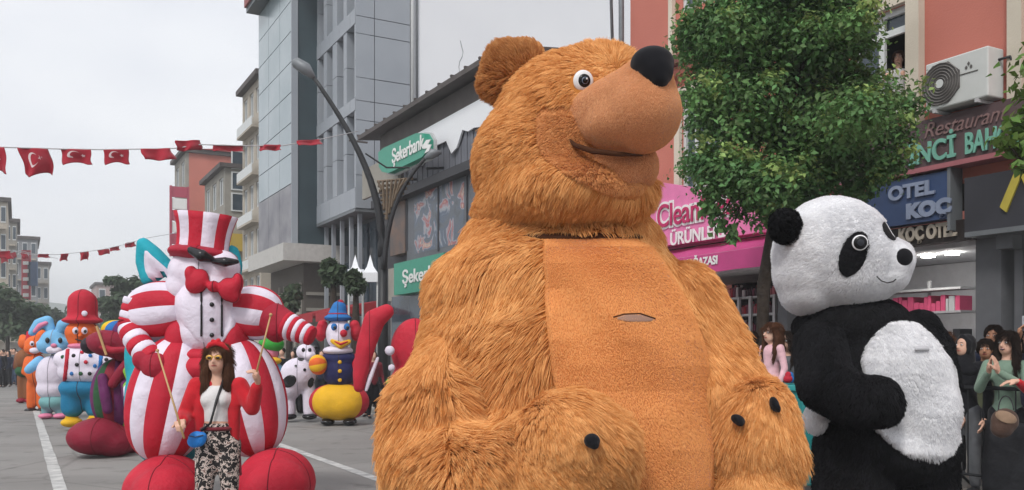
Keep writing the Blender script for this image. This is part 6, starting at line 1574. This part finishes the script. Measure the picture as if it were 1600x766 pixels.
# ---- the woman walking before the striped figure
m_print = bpy.data.materials.new('speckled_print'); m_print.use_nodes = True
_n, _l = m_print.node_tree.nodes, m_print.node_tree.links; _b = _n['Principled BSDF']; _b.inputs['Roughness'].default_value = .85
_t = _n.new('ShaderNodeTexCoord'); _v = _n.new('ShaderNodeTexNoise'); _v.inputs['Scale'].default_value = 34; _v.inputs['Detail'].default_value = 3; _v.inputs['Distortion'].default_value = .8
_r = _n.new('ShaderNodeValToRGB'); _r.color_ramp.interpolation = 'CONSTANT'
_r.color_ramp.elements[0].color = lin((28, 25, 26)); _r.color_ramp.elements[1].position = .52; _r.color_ramp.elements[1].color = lin((206, 190, 182))
_e = _r.color_ramp.elements.new(.62); _e.color = lin((112, 84, 76))
_l.new(_t.outputs['Object'], _v.inputs['Vector']); _l.new(_v.outputs['Fac'], _r.inputs[0]); _l.new(_r.outputs[0], _b.inputs['Base Color'])
DW = 7.3
wb_ = S(341, 550, DW); wb_.z = 0; HW = 1.66
wo, P, Hd = person('woman in red jacket, white vest and speckled trousers holding two drumsticks before the striped inflatable', wb_, HW, 0, top=None, legs=m_print, shoes=cl_('dark_shoe', (40, 36, 36)), hair='long', hm=1, skin=0, fat=1.08,
    pose=dict(head=(0, -.015, .925), elL=(-.158, -.01, .66), wrL=(-.13, -.125, .625), elR=(.175, -.03, .69), wrR=(.222, -.10, .815), handL=(.1, -.8, .15), handR=(0, -.25, .9), curl=.95, palmL=(.3, 0, -1), palmR=(-1, -.2, 0), anL=(-.07, -.03, .045), knL=(-.06, -.035, .275), anR=(.06, .03, .045)))
bb('top', wht_, wo, [('e', P('chest', (0, -.006, 0)), (HW * .088, HW * .068, HW * .08)), ('l', [P('chest'), P('belly', (0, 0, -.0))], [HW * .07, HW * .066]), ('e', P('chest', (-.035, -.045, .0)), (HW * .035,) * 3), ('e', P('chest', (.035, -.045, .0)), (HW * .035,) * 3)], .014, 5)
pr = []
for a, sg_ in (('L', -1), ('R', 1)):
    J_el = P('el' + a); J_wr = P('wr' + a)
    pr += [('l', [P('sh' + a), J_el, J_el.lerp(J_wr, .82)], [HW * .043, HW * .038, HW * .03])]
    pr += [('l', [P('sh' + a, (-sg_ * .01, .005, -.01)), P('chest', (sg_ * .078, -.012, -.03)), P('belly', (sg_ * .082, -.012, -.03)), P('hip', (sg_ * .088, -.005, -.03))], [HW * .036, HW * .034, HW * .028, HW * .018])]
pr += [('l', [P('chest', (0, .045, .03)), P('belly', (0, .05, -.03))], [HW * .06, HW * .06]), ('l', [P('shL'), P('shR')], [HW * .032, HW * .032])]
bb('jacket', redc, wo, pr, .014, 5)
bb('waistband', mar, wo, [('e', P('belly', (0, -.004, -.03)), (HW * .09, HW * .084, HW * .018))], .01, 3)
bb('jacket_hem', mar, wo, [('l', [P('hip', (.092, -.005, -.02)), P('hip', (.102, .0, -.1)), P('hip', (.11, .0, -.17))], [HW * .014, HW * .012, HW * .007])], .01, 3)
MB().tube([P('neck', (.035, -.03, -.02)), P('chest', (.02, -.085, .0)), P('belly', (-.01, -.085, .0)), P('hip', (-.055, -.085, .055))], .011, 6).build('bag_strap', m_black, wo, smooth=True)
m_gold = mat('gold_mask', (184, 142, 70), rough=.4, metal=.4)
bb('eye_mask', m_gold, wo, [('e', Hd(-.02, -.05, .012), (HW * .021, HW * .006, HW * .014)), ('e', Hd(.02, -.05, .012), (HW * .021, HW * .006, HW * .014))], .005, 3)
for s_ in (-1, 1): ell('mask_opening', m_iris, wo, Hd(s_ * .02, -.0565, .010), (HW * .0105, HW * .003, HW * .0055), None, 2)
bb('headband', redc, wo, [('l', [Hd(-.05, .0, .045), Hd(-.03, -.016, .074), Hd(0, -.02, .082), Hd(.03, -.016, .074), Hd(.05, .0, .045)], [HW * .012, HW * .013, HW * .014, HW * .013, HW * .012]), ('e', Hd(.012, -.02, .094), (HW * .012,) * 3), ('e', Hd(-.014, -.02, .092), (HW * .01,) * 3)], .007, 3)
bag = thing('shoulder_bag', P('hip', (-.078, -.1, .03)), 'small bright blue bag slung at the hip of the woman with drumsticks', 'bag')
m_bagb = mat('blue_bag', (36, 120, 200), rough=.5, bump=.4, bscale=20)
bc0 = P('hip', (-.07, -.095, .015)); bb('pouch', m_bagb, bag, [('e', bc0, (.075, .035, .065)), ('e', bc0 + Vector((-.02, -.005, -.02)), (.06, .03, .05)), ('e', bc0 + Vector((.03, 0, .02)), (.05, .03, .04))], .008, 3)
MB().tube([bc0 + Vector((-.06, -.03, .03)), bc0 + Vector((0, -.045, .02)), bc0 + Vector((.06, -.03, .035))], .004, 5).build('zip', m_black, bag)
m_wood = mat('stick_wood', (190, 156, 110), rough=.6)
for (wr, hd_, A, back, lb) in (('wrL', (.1, -.8, .15), (246, 548, DW - .15), .14, 'pale drumstick slanting down from the red mitten side, in her lower hand'), ('wrR', (0, -.25, .9), (423, 492, DW - .2), .06, 'pale drumstick held upright in her raised hand')):
    hcn = P(wr) + Vector(hd_).normalized() * HW * .052 + Vector((0, -.012, 0)); A = S(*A); dd_ = (A - hcn).normalized(); B = hcn - dd_ * back
    st = thing('drumstick', B, lb, 'drumstick'); MB().tube([A, B], [.006, .009], 8).build('shaft', m_wood, st, smooth=True); ell('tip', m_wood, st, A, (.014,) * 3, None, 2)

# ---- crowd behind the barrier on the right
def crowd(px, d, **k): return person(base=at_(px, d), **k)
crowd(1508, 9.3, label='woman in black headscarf and black coat looking left, behind the barrier', H=1.64, heading=-.95, head_turn=-.2, top=blk, legs=gry, scarf=blk, skin=0, skirt=False)
t_, P, Hd = crowd(1574, 8.9, label='smiling dark haired woman in sage green clapping her raised hands at the barrier', H=1.66, heading=-.75, head_turn=-.25, top=grn_, legs=blk, hm=0, skin=0, open_mouth=True,
    pose=dict(elL=(-.13, -.09, .66), wrL=(-.05, -.19, .765), elR=(.13, -.1, .665), wrR=(.0, -.2, .765), handL=(.15, -.25, 1), handR=(-.1, -.3, .9), curl=.15, palmL=(1, 0, 0), palmR=(-1, 0, 0)))
t_, P, Hd = crowd(1612, 9.35, label='person in dark navy raising a phone above the crowd at the right edge', H=1.74, heading=-.8, top=nvy, legs=blk, hm=0, skin=1, hair='short',
    pose=dict(elR=(.14, -.1, .79), wrR=(.06, -.17, .925), elL=(-.13, -.1, .78), wrL=(-.02, -.17, .925), handL=(.2, -.1, 1), handR=(-.2, -.1, 1), curl=.5, palmL=(1, 0, 0), palmR=(-1, 0, 0)))
ph_ = (P('wrL') + P('wrR')) / 2 + Vector((0, 0, .14)); phn = thing('phone', ph_, 'pale mobile phone held up over the heads at the right edge', 'phone')
MB().box(ph_, (.04, .006, .078), rz=-.8).build('case', mat('phone_grey', (170, 174, 180), rough=.3), phn, bevel=.006)
MB().box(ph_ + Vector((-.015, -.01, .045)), (.012, .004, .014), rz=-.8).build('camera_bump', m_black, phn)
t_, P, Hd = crowd(1650, 8.6, label='person in red leaning a hand on the barrier, cut by the right edge', H=1.62, heading=-.4, top=redc, legs=den, hm=1, skin=2, pose=dict(elL=(-.16, -.08, .68), wrL=(-.22, -.17, .73), handL=(-1, -.2, -.1), palmL=(0, 0, -1)))
crowd(1472, 9.5, label='long haired person in dark brown, mostly hidden behind the panda back', H=1.66, heading=-.8, top=brn, legs=blk, hm=1, skin=0)
crowd(1540, 9.95, label='man in olive jacket standing behind the headscarf woman, deep in shade', H=1.6, heading=-.6, top=olv, legs=blk, hm=0, skin=1, hair='short')
crowd(1171, 10.9, label='dark haired man in black seen between the bear and the tree trunk', H=1.7, heading=-.9, top=blk, legs=blk, hm=0, skin=0, hair='short')
crowd(1148, 11.2, label='dark haired woman in maroon just above the bear arm', H=1.72, heading=-.8, top=mar, legs=blk, hm=0, skin=0)
crowd(1232, 10.6, label='woman in grey with long dark hair behind the pink child, next to the panda', H=1.7, heading=-.9, top=gry, legs=blk, hm=0, skin=0)
crowd(1214, 11.5, label='person in white shirt standing behind the trunk, under the pink awning', H=1.78, heading=-.5, top=wht_, legs=den, hm=1, skin=2, hair='short')
crowd(1552, 10.2, label='man in dark navy behind the clapping woman, under the grey pier', H=1.76, heading=-.7, top=nvy, legs=blk, hm=0, skin=1, hair='short')
crowd(1590, 10.0, label='woman in cream top in the second row behind the clapping woman', H=1.66, heading=-.8, top=crm, legs=blk, hm=0, skin=0)
crowd(1488, 10.6, label='woman in grey in the dark doorway, left of the headscarf woman', H=1.62, heading=-.9, top=gry, legs=blk, hm=1, skin=0)
crowd(1186, 11.8, label='man in grey inside the pink shop front, right of the tree trunk', H=1.74, heading=-.6, top=gry, legs=blk, hm=0, skin=1, hair='short')
crowd(1250, 11.3, label='woman in black deep behind the panda shoulder', H=1.66, heading=-.8, top=blk, legs=blk, hm=0, skin=0)
# child raised on the stand
kid = person(base=at_(1206, 10.1, .62), label='small child in pale pink top with long dark hair, between bear and panda', H=1.28, heading=-1.1, top=pnk, legs=pnk, hm=1, skin=2, child=True)
sb = thing('step_box', at_(1206, 10.1, .14), 'dark plastic crate under the feet of the pink child', 'crate')
q = at_(1206, 10.1, .37); MB().box(q, (.3, .24, .225), rz=ANG).build('crate_body', m_black, sb, bevel=.02); MB().box(q + Vector((0, 0, .238)), (.32, .26, .012), rz=ANG).build('lid', m_dkgrey, sb)
# barriers
m_bar = mat('barrier_black', (30, 31, 34), rough=.5)
def barrier(s0, label):
    th = thing('crowd_barrier', W(s0, 8.5, PVZ), label, 'barrier', 'black barriers along the kerb')
    b = MB(); z1 = 1.24
    b.tube([W(s0, 8.5, PVZ), W(s0, 8.5, z1), W(s0 + 2.0, 8.5, z1), W(s0 + 2.0, 8.5, PVZ)], .024, 8); b.build('frame', m_bar, th, smooth=True)
    MB().tube([W(s0, 8.5, .35), W(s0 + 2, 8.5, .35)], .016, 6).build('lower_rail', m_bar, th)
    bar0 = None
    for k in range(1, 12):
        x = s0 + k * 2.0 / 12
        if bar0 is None: bar0 = MB().tube([W(0, 0, .36), W(0, 0, 1.22)], .008, 6).mesh('bar', m_bar)
        o = link('bar', bar0, th, W(x, 8.5, 0) - th.location)
    for s in (s0 + .25, s0 + 1.75): MB().tube([W(s, 8.28, PVZ + .02), W(s, 8.5, .34), W(s, 8.78, PVZ + .02)], .016, 6).build('foot', m_bar, th)
for k, lb in enumerate(['black metal barrier at the right edge before the clapping woman', 'black metal barrier behind the panda, second from the right edge', 'third black barrier along the kerb, between panda and bear', 'fourth black barrier, behind the bear arm', 'farthest black barrier, hidden mostly by the bear']):
    barrier(4.1 + k * 2.06, lb)
m_tarp = mat('black_tarp', (30, 30, 34), rough=.6, bump=1.0, bscale=5, var=.3)
tp = thing('tarpaulin', W(4.2, 8.42, .4), 'dark creased tarpaulin hung over the lower half of the near barrier', 'tarpaulin')
V = []; f = []; nx, nz_ = 26, 14
for j in range(nz_ + 1):
    for i in range(nx + 1):
        s = 2.6 + (sx(1537, 8.44) - 2.6) * i / nx; z = .2 + .72 * j / nz_
        V.append(W(s, 8.44 + .05 * noise.noise(Vector((s * 4 + z * 5, z * 2, 0))) + .02 * math.sin(s * 16 + z * 9), z))
for j in range(nz_):
    for i in range(nx): a = j * (nx + 1) + i; f.append((a, a + 1, a + nx + 2, a + nx + 1))
o = MB().add(V, f).build('sheet', m_tarp, tp, smooth=True); o.modifiers.new('s', 'SOLIDIFY').thickness = .006
hb_ = thing('handbag', S(1568, 656, 8.2), 'rounded brown bag with a tan flap hanging against the near barrier', 'bag')
bg = bb('bag_body', cloth('bag_brown', (78, 60, 52)), hb_, [('e', S(1570, 658, 8.25), (.13, .07, .12)), ('e', S(1566, 668, 8.25), (.11, .07, .1))], .015, 4)
patch('flap', cloth('bag_tan', (142, 118, 98)), hb_, [bvh_of(bg)], tilt_rows(1572, 652, 18, 9, .35, d=4), 10, .01, 0, camview)
MB().tube(bez([S(1560, 640, 8.25), S(1562, 612, 8.4), S(1580, 612, 8.4), S(1584, 640, 8.25)]), .006, 6).build('handle', m_black, hb_, smooth=True)
# vendor box with toys by the pink child
vb = thing('vendor_box', S(1245, 640, 9.6), 'teal plastic box stand heaped with small toys, below the pink child', 'box')
p = at_(1240, 9.7); MB().box((p.x, p.y, .14 + .56), (.34, .22, .5), rz=ANG).build('box', mat('teal_plastic', (36, 130, 130), rough=.4), vb, bevel=.02)
MB().box((p.x, p.y, .14 + 1.08), (.37, .25, .03), rz=ANG).build('rim', mat('teal_rim', (50, 150, 148), rough=.4), vb, bevel=.01)
rg = random.Random(6); tcols = [m_yelw, m_red, m_blu, m_grn, m_wht, m_purp]
ty = [('toy', i) for i in range(10)]
for i in range(6):
    c = Vector((p.x + rg.uniform(-.22, .22), p.y + rg.uniform(-.14, .14), 1.29 + rg.uniform(0, .03)))
    o = bb('toy', tcols[i % 6], None, [('e', c, (.05, .05, .045)), ('e', c + Vector((0, -.01, .05)), (.033,) * 3)], .012, 2)
    nm = ['yellow', 'red', 'blue', 'green', 'white', 'purple'][i % 6]
    tag(o, '%s toy among the heap on the teal box' % nm, 'toy', 'toys heaped on the teal box')
# window onlooker
wp = W(sx(1404, T0 + .36), T0 + .36, zx(1404, 92, T0 + .36) - 1.54)
person('fair haired person leaning out of the dark open window above the maroon sign', wp, 1.66, heading=-.5, top=wht_, legs=blk, hm=1, skin=2, hair='short', pose=dict(elL=(-.15, -.1, .68), wrL=(-.1, -.22, .70), elR=(.15, -.1, .68), wrR=(.1, -.22, .7)))
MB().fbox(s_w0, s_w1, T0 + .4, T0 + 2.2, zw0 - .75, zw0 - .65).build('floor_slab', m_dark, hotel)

# ---- far crowd at the left, and helpers around the parade: one far figure of each dress, copied
def copy_tree(o, loc, label, parent=None):
    c = o.copy(); COL.objects.link(c)
    if parent is None: c.location = loc; c['label'] = label
    else: c.parent = parent
    for ch in o.children: copy_tree(ch, None, None, c)
    return c
src = []
for i, (tp_, lg, hr, hmv) in enumerate(((blk, blk, 'short', 0), (nvy, blk, 'long', 0), (gry, den, 'short', 0), (mar, blk, 'long', 1))):
    d = (40, 41, 42.5, 40.5)[i]; px = (4, 13, 22, 31)[i]
    t_, _, _ = person(['far person in black at the very left edge', 'far woman in navy, second from the left edge', 'far man in grey and denim in the left crowd', 'far woman in maroon at the right of the left crowd'][i], at_(px, d, 0), (1.72, 1.66, 1.78, 1.64)[i], heading=.3 * i - .4, top=tp_, legs=lg, hair=hr, hm=hmv, near=False, face=False, group='people far down the road')
    src.append(t_)
far_p = [(9, 43, 0, 'far person in black between the two leftmost of the crowd'), (18, 44.5, 2, 'far man in grey behind the navy woman of the left crowd'), (27, 44, 1, 'far woman in navy further right in the left crowd'), (36, 46, 0, 'far person in black beside the brown inflatable'), (0, 46, 3, 'far woman in maroon behind the leftmost person'), (-6, 39, 1, 'far woman in navy cut by the left edge'),
         (104, 33, 2, 'parade helper in grey between the rabbit and the red hat figure'), (441, 25, 0, 'onlooker in black left of the cow'), (503, 24.5, 1, 'onlooker in navy between cow and clown'), (515, 26.5, 2, 'onlooker in grey directly behind the clown hat'), (476, 29, 3, 'onlooker in maroon above the cow'), (496, 30, 0, 'onlooker in black under the red awning, behind the cow'), (566, 22, 0, 'onlooker in black right of the clown'), (583, 21.5, 3, 'onlooker in maroon behind the leaning red arm'), (458, 27.5, 1, 'onlooker in navy behind the cow body')]
for px, d, k, lb in far_p:
    copy_tree(src[k], at_(px, d, 0), lb)
# white peaked canopy seen behind the lamp pole
tt_ = thing('market_tent', at_(566, 27.5), 'white twin peaked canopy under the office block, left of the lamp pole', 'tent')
for (a, b_) in ((544, 566), (567, 590)):
    q = [S(a, 426, 26.8), S(b_, 426, 26.8), S(b_, 426, 28.2), S(a, 426, 28.2)]; top_ = S((a + b_) / 2, 398, 27.5); lowq = [v - Vector((0, 0, .28)) for v in q]
    m1 = [v.lerp(top_, .55) - Vector((0, 0, .12)) for v in q]
    MB().add(lowq + q + m1 + [top_], [(i, (i + 1) % 4, 4 + (i + 1) % 4, 4 + i) for i in range(4)] + [(4 + i, 4 + (i + 1) % 4, 8 + (i + 1) % 4, 8 + i) for i in range(4)] + [(8 + i, 8 + (i + 1) % 4, 12) for i in range(4)]).build('canopy', m_white, tt_)
for px in (545, 567, 590):
    for d_ in (26.9, 28.1): MB().tube([at_(px, d_), S(px, 427, d_)], .035, 6).build('post', m_frame, tt_)
MB().box(S(556, 446, 28), (.25, .02, .5)).build('side_sheet', m_white, tt_)
# ---- the milky air of the wet street
m_air = bpy.data.materials.new('haze_air'); m_air.use_nodes = True
_n, _l = m_air.node_tree.nodes, m_air.node_tree.links; _n.clear()
_o = _n.new('ShaderNodeOutputMaterial'); _p = _n.new('ShaderNodeVolumePrincipled'); _p.inputs['Color'].default_value = (.93, .95, .98, 1); _p.inputs['Density'].default_value = .0017
_l.new(_p.outputs[0], _o.inputs['Volume'])
MB().box((0, 290, 21), (700, 330, 22.2)).build('haze', m_air, None, kind='stuff')
